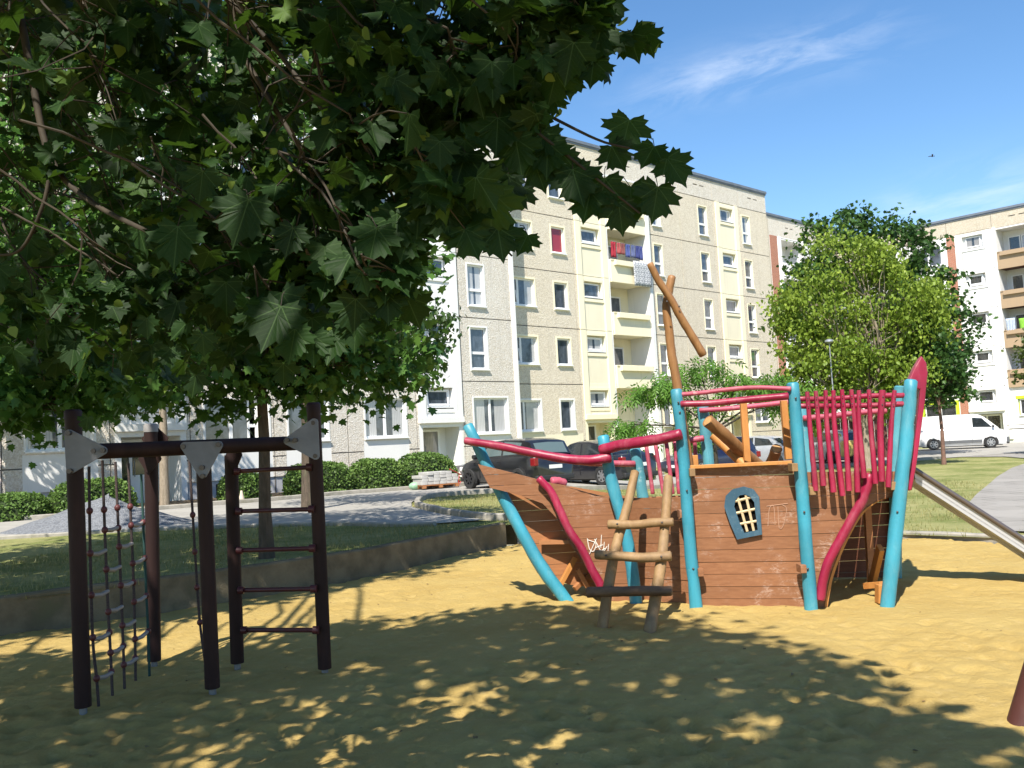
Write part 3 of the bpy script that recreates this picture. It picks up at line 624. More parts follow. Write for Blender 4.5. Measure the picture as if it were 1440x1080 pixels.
cloth('towel', 2.9, 4.6, F2L[2]+.75, F2L[2]+1.75, -.2, on2, plain('green_cloth', (.25, .55, .06)), 'bright green towel drying over the tan balcony', 'towel', rz=R(-47), wav=.02)
cloth('towel', 2.05, 2.65, F2L[2]+.85, F2L[2]+1.85, -.2, on2, plain('pale_blue_cloth', (.45, .52, .62)), 'pale blue towel beside the green one on the tan balcony', 'towel', rz=R(-47), wav=.03)
# ---------------------------------------------------------------- pirate ship climbing frame
TURQ = paint('turquoise_paint', (.045, .30, .40), (.20, .38, .40), .66, .42, 7, (.05, .25, .31)); TURQ2 = paint('faded_turquoise_paint', (.09, .34, .41), (.22, .38, .40), .62, .5, 7)
CRIM = paint('crimson_paint', (.34, .011, .052), (.40, .13, .15), .70, .36, 8); PINK = paint('faded_crimson_paint', (.48, .075, .125), (.50, .20, .21), .6, .5, 8)
HULL = wood('hull_planks', (.30, .135, .062), (.22, .092, .040), .55, (1.1, 9, 16), chalk=(.62, .48, .40)); HULL2 = wood('far_hull_planks', (.42, .185, .075), (.34, .14, .055), .55, (1.1, 9, 16))
LOGW = wood('mast_wood', (.34, .175, .068), (.24, .112, .040), .5, (6, 6, 1.0), isl=.1); LADW = wood('weathered_log', (.34, .215, .098), (.23, .13, .052), .65, (4, 4, 1.6), grey=(.14, .10, .065), isl=.15)
LADD = wood('dark_worn_log', (.19, .105, .05), (.09, .05, .028), .55, (1.6, 4, 4), grey=(.32, .2, .09), isl=.1); ORAN = wood('orange_timber', (.56, .255, .07), (.46, .19, .05), .55, (6, 6, 1), isl=.15); ENDW = wood('log_end', (.52, .30, .12), (.42, .22, .08), .7, (5, 5, 5), isl=0)
STEEL = NT('stainless_steel'); v = STEEL.coord('Object', (2, 60, 60)); STEEL.bump(STEEL.noise(v, 3, 3, .5), .06, .002); STEEL = STEEL.base((.50, .50, .51), .45, .35, .5)
CHROME = NT('worn_chrome').base((.15, .125, .115), .35, .5, .5); BLUEF = paint('blue_grey_paint', (.035, .095, .145), (.12, .19, .23), .6, .5, 12); BOLT = NT('bolt').base((.10, .085, .08), .4, .7, .5)
BARW = wood('pale_bar', (.66, .52, .32), (.58, .43, .24), .6, (8, 8, 8), isl=.1)
ship = thing('playground_ship', (2.2, 9.3, 0), 'wooden pirate ship climbing frame with turquoise posts and crimson rails in the sand', 'playground ship')
def pp(*q): return [at(*p) for p in q]
def log(name, pts, r, m, parent=ship, seg=16, wob=.15, down=None, n=5, rnd=.25, capm=None):
    P = [V(q) for q in spline([tuple(p) for p in pp(*pts)], n)]
    if down is not None:
        d = (P[-1]-P[-2]).normalized(); k = (down-P[-1].z)/d.z; P.append(P[-1]+d*k)
    mb = MB(); rr = r if not hasattr(r, '__len__') else [r[0]+(r[1]-r[0])*i/(len(P)-1) for i in range(len(P))]
    mb.tube(P, rr, seg, 0, True, wob, capm, rnd); return mb.build(name, m if isinstance(m, list) else [m], parent, smooth=True)
def bolts(parent, *pts, r=.011):
    for p in pts:
        mb = MB(); mb.ball(at(*p), r, seg=8, rings=5, sc_=(1, .6, 1)); mb.build('bolt', BOLT, parent, smooth=True)
STEM = [(658, 599, 9.97), (690, 664, 9.92), (722, 726, 9.87), (757, 790, 9.8), (795, 843, 9.76)]
log('post', STEM, [.060, .070], TURQ, down=-.3)
log('post', [(848, 614, 9.46), (862, 684, 9.45), (878, 742, 9.44), (889, 800, 9.43), (895, 850, 9.42)], [.060, .064], TURQ, down=-.3)
log('post', [(951, 549, 9.06), (958, 612, 9.05), (964, 682, 9.05), (970, 762, 9.04), (979, 855, 9.03)], [.056, .060], TURQ, down=-.3)
log('post', [(1115, 540, 8.72), (1122, 620, 8.71), (1128, 692, 8.70), (1134, 772, 8.69), (1141, 857, 8.68)], [.058, .062], TURQ, down=-.3)
log('post', [(1281, 536, 8.62), (1275, 610, 8.61), (1266, 690, 8.6), (1257, 770, 8.59), (1248, 855, 8.58)], [.060, .066], TURQ, down=-.3)
for pts in ([(893, 632, 10.75), (900, 672, 10.74), (906, 712, 10.73)], [(988, 566, 10.45), (992, 610, 10.45), (997, 655, 10.45)], [(1128, 572, 10.2), (1132, 620, 10.2), (1138, 668, 10.2)], [(1266, 545, 10.1), (1262, 600, 10.1), (1259, 655, 10.1), (1259, 770, 10.1)]):
    log('post', pts, .064, TURQ2, down=-.3)
# --- plank panels
def vplane(a, b_): a = V((*a, 0)); b_ = V((*b_, 0)); d = (b_-a).normalized(); return a, V((-d.y, d.x, 0)), d
def planks(name, px, plane, m, thick=.032, pw=.118, gap=.004, parent=ship, jit=.004, z0=None):
    p, n, d = plane; pol = []
    for q in px: w3 = onplane(q[0], q[1], p, n); pol.append(((w3-p).dot(d), w3.z))
    zt = max(q[1] for q in pol); zb = min(q[1] for q in pol); mb = MB(); z = zt
    while z > zb+.01:
        band = clipband(pol, 1, max(z-pw+gap, zb), z)
        if len(band) >= 3:
            o = random.uniform(-jit, jit); mb.prism([p+d*u+n*o+V((0, 0, zz_)) for u, zz_ in band], n*thick)
        z -= pw
    return mb.build(name, m, parent, weld=False)
PC = vplane((1.67, 9.13), (2.70, 8.80))
planks('hull_panel', [(962, 656), (1117, 651), (1144, 858), (978, 858)], PC, HULL)
PB = vplane((-.40, 9.79), (1.22, 9.53))
bow_px = [(672, 653), (689, 686), (726, 695), (763, 708), (783, 729), (801, 764), (824, 797), (845, 827), (858, 856), (892, 858), (884, 770), (872, 706), (862, 702), (801, 686), (763, 676), (709, 662)]
planks('hull_panel', bow_px, PB, HULL)
PM = vplane((1.22, 9.56), (1.72, 9.16))
planks('hull_panel', [(862, 701), (960, 699), (975, 860), (889, 860)], PM, HULL)
PS = vplane((2.70, 8.80), (3.42, 8.70))
arch = spline([(1262, 698), (1240, 703), (1216, 720), (1197, 750), (1181, 785), (1170, 818), (1163, 857)], 5)
planks('hull_panel', [(1128, 664), (1263, 663)]+arch+[(1140, 857)], PS, HULL, thick=.04, pw=.1175)
# pale cut edge along the arch
mb = MB(); p, n, d = PS
pts = [onplane(x, y, p, n) for x, y in arch]
for a, b_ in zip(pts, pts[1:]):
    s = V((-.028, 0, -.003)); mb.add([a-n*.006, b_-n*.006, b_-n*.006+s, a-n*.006+s, a+n*.05, b_+n*.05, b_+n*.05+s, a+n*.05+s], ((0, 1, 2, 3), (7, 6, 5, 4), (0, 4, 5, 1), (3, 2, 6, 7)))
mb.build('arch_trim', ORAN, ship)
# far side of the hull
PFB = vplane((-.40, 9.94), (1.50, 10.12))
planks('hull_panel', [(684, 660), (706, 712), (730, 760), (756, 806), (800, 822), (905, 835), (905, 702), (780, 680)], PFB, HULL2, thick=.03)
PFM = vplane((1.50, 10.75), (3.30, 10.25))
planks('hull_panel', [(885, 700), (1135, 690), (1140, 795), (890, 800)], PFM, HULL2, gap=.014)
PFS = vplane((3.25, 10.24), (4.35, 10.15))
planks('hull_panel', [(1128, 664), (1262, 662), (1256, 812), (1136, 812)], PFS, wood('shaded_hull_planks', (.17, .06, .03), (.12, .04, .02), .6, (1.1, 9, 16)), gap=.006, pw=.125, jit=0)  # shade under the deck is put into this darker plank colour
# decks
mb = MB()
for i in range(11):
    t0 = i/11; a = V((1.72, 9.2)).lerp(V((3.4, 8.78)), t0); b_ = V((1.72, 9.2)).lerp(V((3.4, 8.78)), (i+.92)/11); c = V((2.2, 10.55)).lerp(V((4.2, 10.1)), (i+.92)/11); e = V((2.2, 10.55)).lerp(V((4.2, 10.1)), t0); z = 1.0
    mb.prism([V((*q, z)) for q in (a, b_, c, e)], (0, 0, -.04))
mb.build('deck', HULL2, ship)
mb = MB(); mb.prism([V((*q, .62)) for q in ((.2, 9.92), (1.2, 9.6), (1.68, 9.2), (2.15, 10.5), (1.45, 10.68), (.3, 10.2))], (0, 0, -.04)); mb.build('deck', HULL2, ship)
# timbers under and between
def beam(name, a, b_, w_, h, m, up=V((0, 0, 1))):
    a = V(a); b_ = V(b_); d = (b_-a); L = d.length; q = d.to_track_quat('X', 'Z').to_matrix(); mb = MB(); mb.box((a+b_)/2, (L, w_, h), 0, q); return mb.build(name, m, ship, bevel=.004)
beam('timber', at(1216, 824, 9.2), at(1240, 822, 9.0), .05, .06, ORAN); beam('timber', at(1238, 822, 8.72), at(1238, 848, 8.72), .10, .07, ORAN); beam('timber', at(1218, 690, 9.9), at(1226, 830, 9.9), .06, .07, HULL2)
beam('timber', at(786, 826, 9.95), at(809, 784, 10.0), .05, .05, ORAN); beam('timber', at(812, 800, 9.9), at(832, 835, 9.9), .05, .05, HULL2); beam('timber', at(808, 828, 9.95), at(836, 800, 10.1), .05, .05, HULL2)
beam('timber', at(1238, 770, 9.3), at(1226, 822, 9.6), .05, .10, ORAN); beam('timber', at(748, 756, 10.3), at(775, 812, 10.2), .04, .05, ORAN)
# top board of the middle panel and little brackets
beam('capping', at(968, 657, 9.1), at(1114, 650, 8.76), .06, .035, ORAN)
for x, y, Y in ((972, 664, 9.0), (984, 804, 9.0), (1115, 657, 8.64), (1127, 799, 8.64), (1140, 690, 8.66), (958, 722, 9.08), (1252, 683, 8.62), (939, 757, 9.14), (1242, 842, 8.66)):
    mb = MB(); mb.box(at(x, y, Y+.03), (.055, .14, .075)); mb.build('bracket', HULL if y > 700 else LADW, ship, bevel=.004)
for q in ((847, 629, 9.38), (954, 566, 8.99), (956, 580, 8.99), (966, 690, 8.98), (1131, 720, 8.63), (1119, 560, 8.65), (1136, 800, 8.62), (975, 800, 8.97), (1262, 720, 8.53), (846, 648, 9.37)): bolts(ship, q)
# --- rails
log('rail', [(655, 620, 9.84), (700, 627, 9.7), (750, 637, 9.56), (795, 645, 9.46), (830, 647, 9.37), (858, 643, 9.33)], [.040, .052], CRIM, wob=.16)
log('rail', [(846, 633, 9.36), (872, 626, 9.24), (900, 622, 9.12), (930, 617, 9.02), (957, 610, 8.95)], [.056, .052], CRIM, wob=.2)
log('rail', [(758, 673, 9.62), (775, 692, 9.6), (786, 715, 9.58), (800, 745, 9.56), (819, 773, 9.54), (832, 800, 9.52), (846, 826, 9.5)], [.040, .046], CRIM, wob=.16)
log('rail', [(1223, 668, 8.62), (1214, 700, 8.62), (1196, 733, 8.63), (1180, 762, 8.64), (1165, 790, 8.65), (1157, 818, 8.66), (1154, 843, 8.66)], [.046, .042], CRIM, wob=.12)
log('rail', [(776, 677, 10.4), (785, 677, 10.42), (794, 680, 10.45)], .05, PINK)
log('rail', [(780, 645, 10.5), (830, 651, 10.62), (892, 652, 10.68)], .036, PINK, wob=.12)
log('rail', [(860, 629, 10.7), (905, 618, 10.55), (957, 611, 10.4)], .030, PINK, wob=.12)
log('rail', [(966, 620, 10.36), (989, 616, 10.34)], .034, PINK)
log('rail', [(955, 555, 9.06), (990, 552, 8.96), (1030, 547, 8.86), (1070, 545, 8.76), (1112, 547, 8.67)], .022, PINK, wob=.12)
log('rail', [(958, 568, 9.0), (1000, 567, 8.92), (1050, 562, 8.8), (1108, 557, 8.66)], [.030, .034], CRIM, wob=.1)
log('rail', [(984, 577, 10.36), (1020, 575, 10.3), (1060, 571, 10.22), (1112, 565, 10.12)], .028, PINK, wob=.1)
log('rail', [(1122, 561, 8.72), (1170, 561, 8.7), (1220, 557, 8.66), (1273, 556, 8.62)], .025, CRIM, wob=.1)
log('rail', [(1122, 571, 8.72), (1180, 571, 8.7), (1230, 570, 8.66), (1270, 568, 8.62)], .026, CRIM, wob=.1)
log('rail', [(1130, 588, 10.1), (1170, 585, 10.06), (1210, 580, 10.02), (1246, 578, 10.0)], .030, PINK, wob=.1)
TOPS = [(1135, 551), (1147, 550), (1161, 549), (1172, 549), (1184, 548), (1197, 548), (1208, 549), (1222, 548), (1241, 549), (1258, 549)]
BOTS = [(1147, 690), (1158, 683), (1172, 692), (1185, 697), (1194, 690), (1206, 692), (1215, 672), (1231, 680), (1240, 677), (1249, 685)]
for i, ((a, b_), (c, e)) in enumerate(zip(TOPS, BOTS)):
    Y = 8.70-.10*i/9-.06; k = random.uniform(-3, 3)
    o = log('slat', [(a, b_, Y), (a+(c-a)*.35+k, b_+(e-b_)*.35, Y), (a+(c-a)*.7+k*.5, b_+(e-b_)*.7, Y-.01), (c, e, Y-.01)], [.020, .027] if i != 8 else [.030, .030], [CRIM, LOGW], wob=.16, seg=10, capm=1, rnd=.1)
    bolts(o, (a+1, b_+9, Y-.035), (a+(c-a)*.17, b_+20, Y-.035), r=.007)
for (a, b_, c, e) in ((909, 628, 918, 694), (922, 626, 933, 694), (937, 623, 946, 694), (949, 620, 955, 694), (977, 620, 978, 642)):
    log('slat', [(a, b_, 10.55), ((a+c)/2, (b_+e)/2, 10.55), (c, e, 10.55)], .024, PINK, wob=.12, seg=10)
for (a, b_, c, e, Y) in ((1046, 566, 1052, 650, 9.4), (1103, 563, 1110, 646, 9.0), (977, 640, 978, 655, 9.3)):
    w_ = 4.5/1290*Y; mb = MB(); A = at(a, b_, Y); B = at(c, e, Y); mb.prism([A+V((-w_, 0, 0)), A+V((w_, 0, 0)), B+V((w_, 0, 0)), B+V((-w_, 0, 0))], (0, .06, 0)); mb.build('upright', ORAN, ship, bevel=.005)
# --- mast and yard
log('mast', [(945, 389, 9.2), (941, 408, 9.2), (937, 432, 9.21), (941, 465, 9.22), (945, 500, 9.23), (954, 552, 9.24), (962, 610, 9.25), (969, 660, 9.26), (972, 740, 9.26)], [.040, .050], LOGW, wob=.12)
log('yard', [(914, 371, 9.02), (927, 396, 9.05), (943, 420, 9.08), (957, 446, 9.11), (973, 472, 9.14), (989, 499, 9.16)], [.034, .043], LOGW, wob=.14)
bolts(ship, (955, 431, 9.03), (938, 424, 9.0))
# --- logs standing across the middle
log('crossed_log', [(995, 592, 9.25), (1018, 611, 9.35), (1040, 632, 9.5), (1068, 656, 9.7)], .066, [LOGW, ENDW], wob=.05, capm=1, rnd=.04)
log('crossed_log', [(1003, 612, 9.7), (1022, 630, 9.62), (1043, 650, 9.5), (1058, 664, 9.4)], .050, [ORAN, ENDW], wob=.05, capm=1, rnd=.04)
log('crossed_log', [(1092, 631, 9.1), (1088, 643, 9.25), (1080, 660, 9.4)], .055, [LOGW, ENDW], wob=.05, capm=1, rnd=.04)
# --- barred window
p, n, d = PC
def onc(x, y, off): return onplane(x, y, p, n)+n*off
inn = [(1033, 712), (1035, 702), (1041, 696), (1048, 695), (1055, 698), (1061, 706), (1062, 716), (1066, 745), (1047, 749), (1040, 733)]
out = [(1019, 712), (1021, 697), (1030, 688), (1046, 684), (1060, 688), (1068, 699), (1069, 714), (1072, 751), (1037, 758), (1027, 735)]
mb = MB()
for i in range(10):
    j = (i+1) % 10; o1, o2, i1, i2 = out[i], out[j], inn[i], inn[j]
    mb.prism([onc(*o1, -.045), onc(*o2, -.045), onc(*i2, -.045), onc(*i1, -.045)], n*.05)
wf = mb.build('window_frame', BLUEF, ship, weld=False, bevel=.004)
mb = MB(); mb.prism([onc(x, y, -.004) for x, y in inn], n*.012); mb.build('window_dark_panel', NT('painted_dark_inside').base((.008, .007, .006), .95, 0, .05), wf)  # solid black panel paints the unlit inside of the hull behind the bars
for a, b_ in (((1037, 697), (1051, 747)), ((1049, 696), (1060, 746)), ((1029, 706), (1060, 698)), ((1032, 722), (1064, 715)), ((1038, 737), (1066, 732))):
    A = onc(*a, -.028); B = onc(*b_, -.024); mb = MB(); mb.tube([A, (A+B)/2, B], [.0135]*3, 6); mb.build('window_bar', BARW, wf)
# --- white scribbles on the bow
CHALK = NT('white_scribble').base((.75, .70, .62), .9)
p, n, d = PB; mb = MB()
for st in ([(826, 757), (829, 772), (835, 775), (838, 764), (826, 759)], [(839, 757), (829, 779)], [(836, 758), (846, 777)], [(846, 752), (845, 770)], [(838, 770), (848, 766)], [(850, 762), (849, 775), (854, 768)], [(856, 765), (855, 776)], [(843, 776), (851, 771)]):
    q = [onplane(x, y, p, n)-n*.008 for x, y in spline(st, 3)]; mb.tube(q, .0042, 5)
mb.build('scribble', CHALK, ship)
p, n, d = PC; mb = MB()
for st in ([(1080, 740), (1082, 716), (1088, 712), (1090, 738)], [(1094, 712), (1096, 742), (1102, 738), (1106, 716), (1100, 710)], [(1078, 712), (1108, 708)]):
    q = [onplane(x, y, p, n)-n*.0045 for x, y in spline(st, 4)]; mb.tube(q, .0034, 4)
t = NT('faint_chalk'); vv = t.coord('Object'); t.base((.46, .27, .18), .95); mb.build('chalk_drawing', t.m, ship)
# --- ladder leaning on the side
lad = MB()
ladder = log('ladder', [(893, 664, 9.16), (881, 716, 8.96), (868, 762, 8.76), (856, 820, 8.52), (848, 878, 8.36)], [.042, .052], LADW, down=-.25, wob=.14)
log('ladder_rail', [(940, 671, 9.0), (936, 726, 8.78), (931, 782, 8.54), (923, 832, 8.33), (914, 886, 8.1)], [.044, .056], LADW, ladder, down=-.25, wob=.14)
log('rung', [(856, 737, 8.78), (890, 738, 8.74), (920, 735, 8.68), (946, 734, 8.64)], [.044, .040], LADW, ladder, wob=.14, capm=0)
log('rung', [(838, 780, 8.57), (870, 782, 8.52), (905, 784, 8.47), (943, 782, 8.43)], [.042, .046], LADW, ladder, wob=.14)
log('rung', [(826, 833, 8.36), (860, 832, 8.31), (900, 831, 8.25), (944, 831, 8.2)], [.046, .044], LADD, ladder, wob=.16)
bolts(ladder, (931, 735, 8.6), (868, 737, 8.7), (930, 783, 8.38), (852, 781, 8.5))
# --- stern board, almost edge-on, with a pointed crimson head
tb = MB(); A = [(1283, 690), (1289, 650), (1294, 610), (1299, 570), (1304, 532), (1303, 520)]
pl = [at(x, y, 8.72) for x, y in A]; dv = V((.40, 1.2, 0))
for i in range(5):
    a, b_ = pl[i], pl[i+1]
    if i < 4:
        for k in range(3):
            q0 = a.lerp(b_, k/3+.02); q1 = a.lerp(b_, (k+1)/3-.02); tb.prism([q0-V((.045, 0, 0)), q0-V((.005, 0, 0)), q1-V((.005, 0, 0)), q1-V((.045, 0, 0))], dv)
tb.build('stern_board', HULL, ship, weld=False)
tb = MB()
trim = [(1275, 690), (1284, 640), (1290, 590), (1294, 548), (1285, 545), (1278, 535), (1287, 515), (1296, 500), (1303, 510), (1305, 524), (1301, 565), (1295, 610), (1289, 655), (1282, 690)]
tb.prism([at(x, y, 8.68) for x, y in trim], (.012, .07, 0)); tb.build('stern_trim', CRIM, ship, bevel=.012)
tb = MB(); tb.prism([at(x, y, 8.76) for x, y in ((1292, 548), (1278, 536), (1287, 516), (1296, 501), (1303, 512), (1303, 540))], (.14, .40, .01)); tb.build('stern_head', PINK if False else CRIM, ship)
# --- slide
SL0 = at(1287, 672, 9.35); dirs = V((1.9, -.25, -1.46)).normalized(); L = 1.62; wv = V((.06, .46, 0))
def sp_(t_): return SL0+dirs*(L*t_)
upn = V((dirs.x*.5, 0, 1)).normalized()
sl = MB(); side = V((0, 0, .085)); T = [0, .2, .4, .6, .8, 1]; prof = [sp_(q) for q in T]; prof.append(prof[-1]+V((.32, -.04, -.03)))
for o_ in (V((0, 0, 0)), wv):
    for a, b_ in zip(prof, prof[1:]): sl.prism([a+o_-V((0, 0, .045)), b_+o_-V((0, 0, .045)), b_+o_+side, a+o_+side], V((.001, .008, 0)))
for a, b_ in zip(prof, prof[1:]): sl.prism([a, b_, b_+wv, a+wv], (0, 0, -.01))
slide = sl.build('slide', STEEL, ship, weld=False)
for o_ in (V((0, -.01, .085)), wv+V((0, .01, .085))):
    mb = MB(); mb.tube([q+o_ for q in prof], .026, 10); mb.build('slide_rim', CHROME, slide, smooth=True)
# ---------------------------------------------------------------- rope and ladder climbing frame
PLAS = NT('brown_post'); v = PLAS.coord('Object', (1, 1, .15)); PLAS.bump(PLAS.noise(v, 30, 3, .5), .1, .004)
PLAS = PLAS.base(PLAS.mix(PLAS.ramp(PLAS.noise(v, 6, 5, .6), .4, .7), (.026, .013, .012), (.045, .022, .019)), .6, 0, .2)
PLATE = mottled('grey_plate', (.24, .24, .255), (.18, .18, .195), 4, .5, 60, .1, .002, .4); CAPG = mottled('grey_cap', (.25, .24, .23), (.18, .17, .17), 6, .6, 40, 0); RUNGM = paint('red_brown_bar', (.09, .016, .02), (.07, .035, .03), .6, .4, 10); ROPE = mottled('dark_rope', (.045, .035, .035), (.09, .06, .055), 90, .9, 200, .5, .003); KNOT = NT('red_plastic').base((.11, .026, .024), .5); NETR = NT('grey_plastic').base((.30, .27, .25), .5)
TEALR = NT('teal_rope').base((.02, .06, .052), .9)
gym = thing('climbing_frame', (-2.4, 6.9, 0), 'dark brown five-post climbing frame with rope net and rungs on the shaded sand', 'climbing frame')
def gpost(name, x0, y0, x1, y1, Y, r=.052, cap=None, foot=True):
    A = at(x0, y0, Y); B = G(x1, y1, 0); B = V((B.x, B.y, .035)); mb = MB(); mb.tube([A, A.lerp(B, .5), B], r, 16)
    o = mb.build(name, PLAS, gym, smooth=True); d = (B-A).normalized()
    if cap: mb = MB(); mb.tube([A-d*.05, A-d*.035, A+d*.02], [r*.8, r*1.06, r*1.06], 16); mb.build('post_cap', cap, o, smooth=True)
    mb = MB(); mb.tube([B-d*.02, B+d*.25], [.026, .026], 10); mb.build('post_foot', CAPG, o, smooth=True); return A, B
pA = gpost('post', 103, 586, 117, 1001, 6.3, .055, PLAS); pC = gpost('post', 286, 645, 299, 974, 6.62, .053); pE = gpost('post', 441, 575, 457, 946, 6.99, .052, PLAS); pD = gpost('post', 325, 640, 334, 938, 7.38, .053); pB = gpost('post', 212, 604, 217, 935, 7.67, .055, CAPG)
def gbeam(a, b_, r=.05):
    mb = MB(); mb.tube([a, (V(a)+V(b_))/2, b_], r, 14); return mb.build('beam', PLAS, gym, smooth=True)
bA = at(108, 636, 6.3); bE = at(444, 622, 6.99); bC = at(286, 629, 6.62); bB = at(212, 634, 7.67); bD = at(325, 628, 7.38)
gbeam(bA, bE, .055); gbeam(bA, bB); gbeam(bB, bD); gbeam(bD, bE)
def rounded(pts, r, n=5):
    out = []; m_ = len(pts)
    for i in range(m_):
        p0, p, p1 = V(pts[i-1]), V(pts[i]), V(pts[(i+1) % m_]); a = (p0-p).normalized(); b_ = (p1-p).normalized(); h = a.angle(b_)/2; t_ = r/math.tan(h); c = p+(a+b_).normalized()*(r/math.sin(h)); s = p+a*t_-c; e = p+b_*t_-c
        for k in range(n+1): q = s.lerp(e, k/n).normalized()*r; out.append(c+q)
    return out
def gplate(pts, Y, bl_, off=-.085, mat=PLATE):
    w3 = [at(x, y, Yq) for (x, y), Yq in zip(pts, Y)]; w3 = rounded(w3, .028); mb = MB(); mb.prism([q+V((0, off, 0)) for q in w3], (0, .012, 0)); o = mb.build('corner_plate', mat, gym)
    for (x, y), Yq in bl_:
        mb = MB(); c = at(x, y, Yq); mb.tube([c+V((0, off-.016, 0)), c+V((0, off+.02, 0))], .017, 12); mb.build('bolt', BOLT, o, smooth=True)
gplate([(98, 600), (164, 633), (102, 670)], (6.3, 6.4, 6.3), [((105, 609), 6.3), ((153, 633), 6.38), ((140, 634), 6.37), ((107, 662), 6.3)])
gplate([(255, 622), (322, 620), (291, 678)], (6.58, 6.7, 6.63), [((264, 628), 6.6), ((313, 625), 6.68), ((290, 657), 6.63), ((291, 669), 6.63)])
gplate([(450, 584), (398, 621), (453, 650)], (6.99, 6.9, 6.99), [((444, 595), 6.99), ((408, 619), 6.9), ((419, 619), 6.92), ((447, 641), 6.99)])
gplate([(346, 634), (332, 668), (318, 636)], (7.4, 7.38, 7.38), [], -.06, PLAS); gplate([(195, 640), (212, 668), (236, 640)], (7.67,)*3, [], -.06, PLAS); gplate([(190, 622), (212, 596), (240, 622)], (7.67,)*3, [], .06, PLAS)
for (x0, y0, x1, y1) in ((332, 663, 437, 657), (334, 719, 440, 716), (335, 774, 441, 771), (337, 830, 443, 828), (341, 886, 446, 886)):
    mb = MB(); mb.tube([at(x0, y0, 7.36), at(x1, y1, 7.0)], .018, 10); r_ = mb.build('rung', RUNGM, gym, smooth=True)
    for q, Y in (((x0+2, y0), 7.33), ((x1-2, y1), 6.98)): mb = MB(); mb.tube([at(q[0]-4, q[1], Y), at(q[0]+4, q[1], Y)], .030, 10); mb.build('rung_clamp', RUNGM, r_, smooth=True)
def Z5(x, y): return (60+x/2.348, 560+y/2.348)
def rope(pts, kn, name, mat=ROPE):
    P = [at(*p) for p in pts]; mb = MB(); mb.tube([V(q) for q in spline([tuple(p) for p in P], 4)], .0105, 7); o = mb.build(name, mat, gym, smooth=True)
    for k in kn: mb = MB(); mb.ball(at(*k), .024, seg=10, rings=8, sc_=(1, 1, 1.1)); mb.build('rope_knot', KNOT, o, smooth=True)
NY = [6.55, 6.8, 7.03, 7.24, 7.44]
NR = [[(153, 225), (157, 512), (165, 790), (178, 925), (186, 1032)], [(197, 205), (205, 435), (214, 655), (224, 840), (231, 997)], [(240, 210), (250, 430), (258, 620), (266, 818), (271, 977)], [(283, 215), (292, 420), (300, 608), (305, 795), (307, 945)], [(325, 250), (332, 410), (340, 600), (348, 770), (353, 927)]]
KN = [[372, 512, 650, 790, 925], [368, 435, 565, 705, 773, 840, 903], [362, 428, 490, 618, 750, 818, 880], [358, 420, 545, 608, 672, 795, 858], [410, 528, 652, 770]]
for i in range(5):
    def rx(y, i=i):
        q = NR[i]
        for a, b_ in zip(q, q[1:]):
            if y <= b_[1]: return a[0]+(b_[0]-a[0])*(y-a[1])/(b_[1]-a[1])
        return q[-1][0]
    rope([(*Z5(*p), NY[i]) for p in NR[i]], [(*Z5(rx(y), y), NY[i]-.004) for y in KN[i]], 'net_rope', TEALR if i == 4 else ROPE)
NETS = [(0, 160, 515, 208, 502), (0, 166, 652, 215, 637), (0, 172, 795, 222, 775), (0, 178, 925, 231, 905), (1, 205, 435, 250, 426), (1, 212, 567, 256, 556), (1, 219, 702, 262, 688), (1, 223, 840, 268, 818), (2, 250, 490, 295, 480), (2, 257, 620, 300, 607), (2, 265, 752, 304, 735), (2, 269, 880, 311, 858), (3, 293, 420, 331, 410), (3, 297, 545, 338, 527), (3, 302, 672, 343, 652), (3, 306, 797, 349, 768)]
for i, a, b_, c, e in NETS:
    A = at(*Z5(a, b_), NY[i]); B = at(*Z5(c, e), NY[i+1]); mb = MB(); mb.tube([A, A.lerp(B, .5)-V((0, 0, .012)), B], [.015, .017, .015], 8); mb.build('net_rung', NETR, gym, smooth=True)
rope([(266, 645, 7.5), (271, 724, 7.5), (275, 790, 7.5), (281, 875, 7.5), (288, 928, 7.5)], [(271, 724, 7.49), (274, 776, 7.49), (277, 826, 7.49), (281, 875, 7.49)], 'climbing_rope')
# ---------------------------------------------------------------- leaning swing post at the right edge
mb = MB(); sw = thing('swing_post', (2.75, 5.17, 0), 'thick red-brown round post leaning out of the picture at the bottom right corner', 'post')
A = G(1441, 1014, 0); mb.tube([A+V((-.10, 0, -.25)), A, A+V((.235, .02, .55)), A+V((.90, .05, 2.1))], .085, 18, wob=.03); mb.build('post', paint('red_brown_post', (.085, .026, .018), (.12, .05, .03), .62, .5, 9), sw, smooth=True)
# ---------------------------------------------------------------- vehicles
TYRE = mottled('tyre_rubber', (.018, .018, .018), (.03, .03, .03), 12, .85, 60, .2); CGLASS = NT('car_glass').base((.02, .025, .028), .04, 0, .9); CGL2 = NT('pale_car_glass').base((.10, .14, .14), .05, 0, .9)
RIM = NT('wheel_rim').base((.42, .42, .43), .35, .7, .5); RIMD = NT('dark_rim').base((.06, .06, .065), .35, .6, .5); REDL = NT('tail_lamp').base((.22, .008, .012), .12, 0, .7); WHL = NT('head_lamp').base((.75, .75, .75), .08, 0, .8); PLTE = NT('number_plate').base((.78, .78, .76), .4); TRIM = NT('dark_trim').base((.025, .025, .026), .55); GTRIM = NT('grey_trim').base((.10, .105, .11), .6)
def carpaint(name, c, metal=0.0):
    t = NT(name); v = t.coord('Object'); m_ = t.base(t.mix(t.ramp(t.noise(v, 3, 5, .6), .4, .75), c, tuple(q*.85+.01 for q in c)), .28, metal, .5); t.b.inputs['Coat Weight'].default_value = .8; t.b.inputs['Coat Roughness'].default_value = .05; return m_
def interp(tab, x):
    if x <= tab[0][0]: return tab[0][1]
    for a, b_ in zip(tab, tab[1:]):
        if x <= b_[0]: return a[1]+(b_[1]-a[1])*(x-a[0])/(b_[0]-a[0])
    return tab[-1][1]
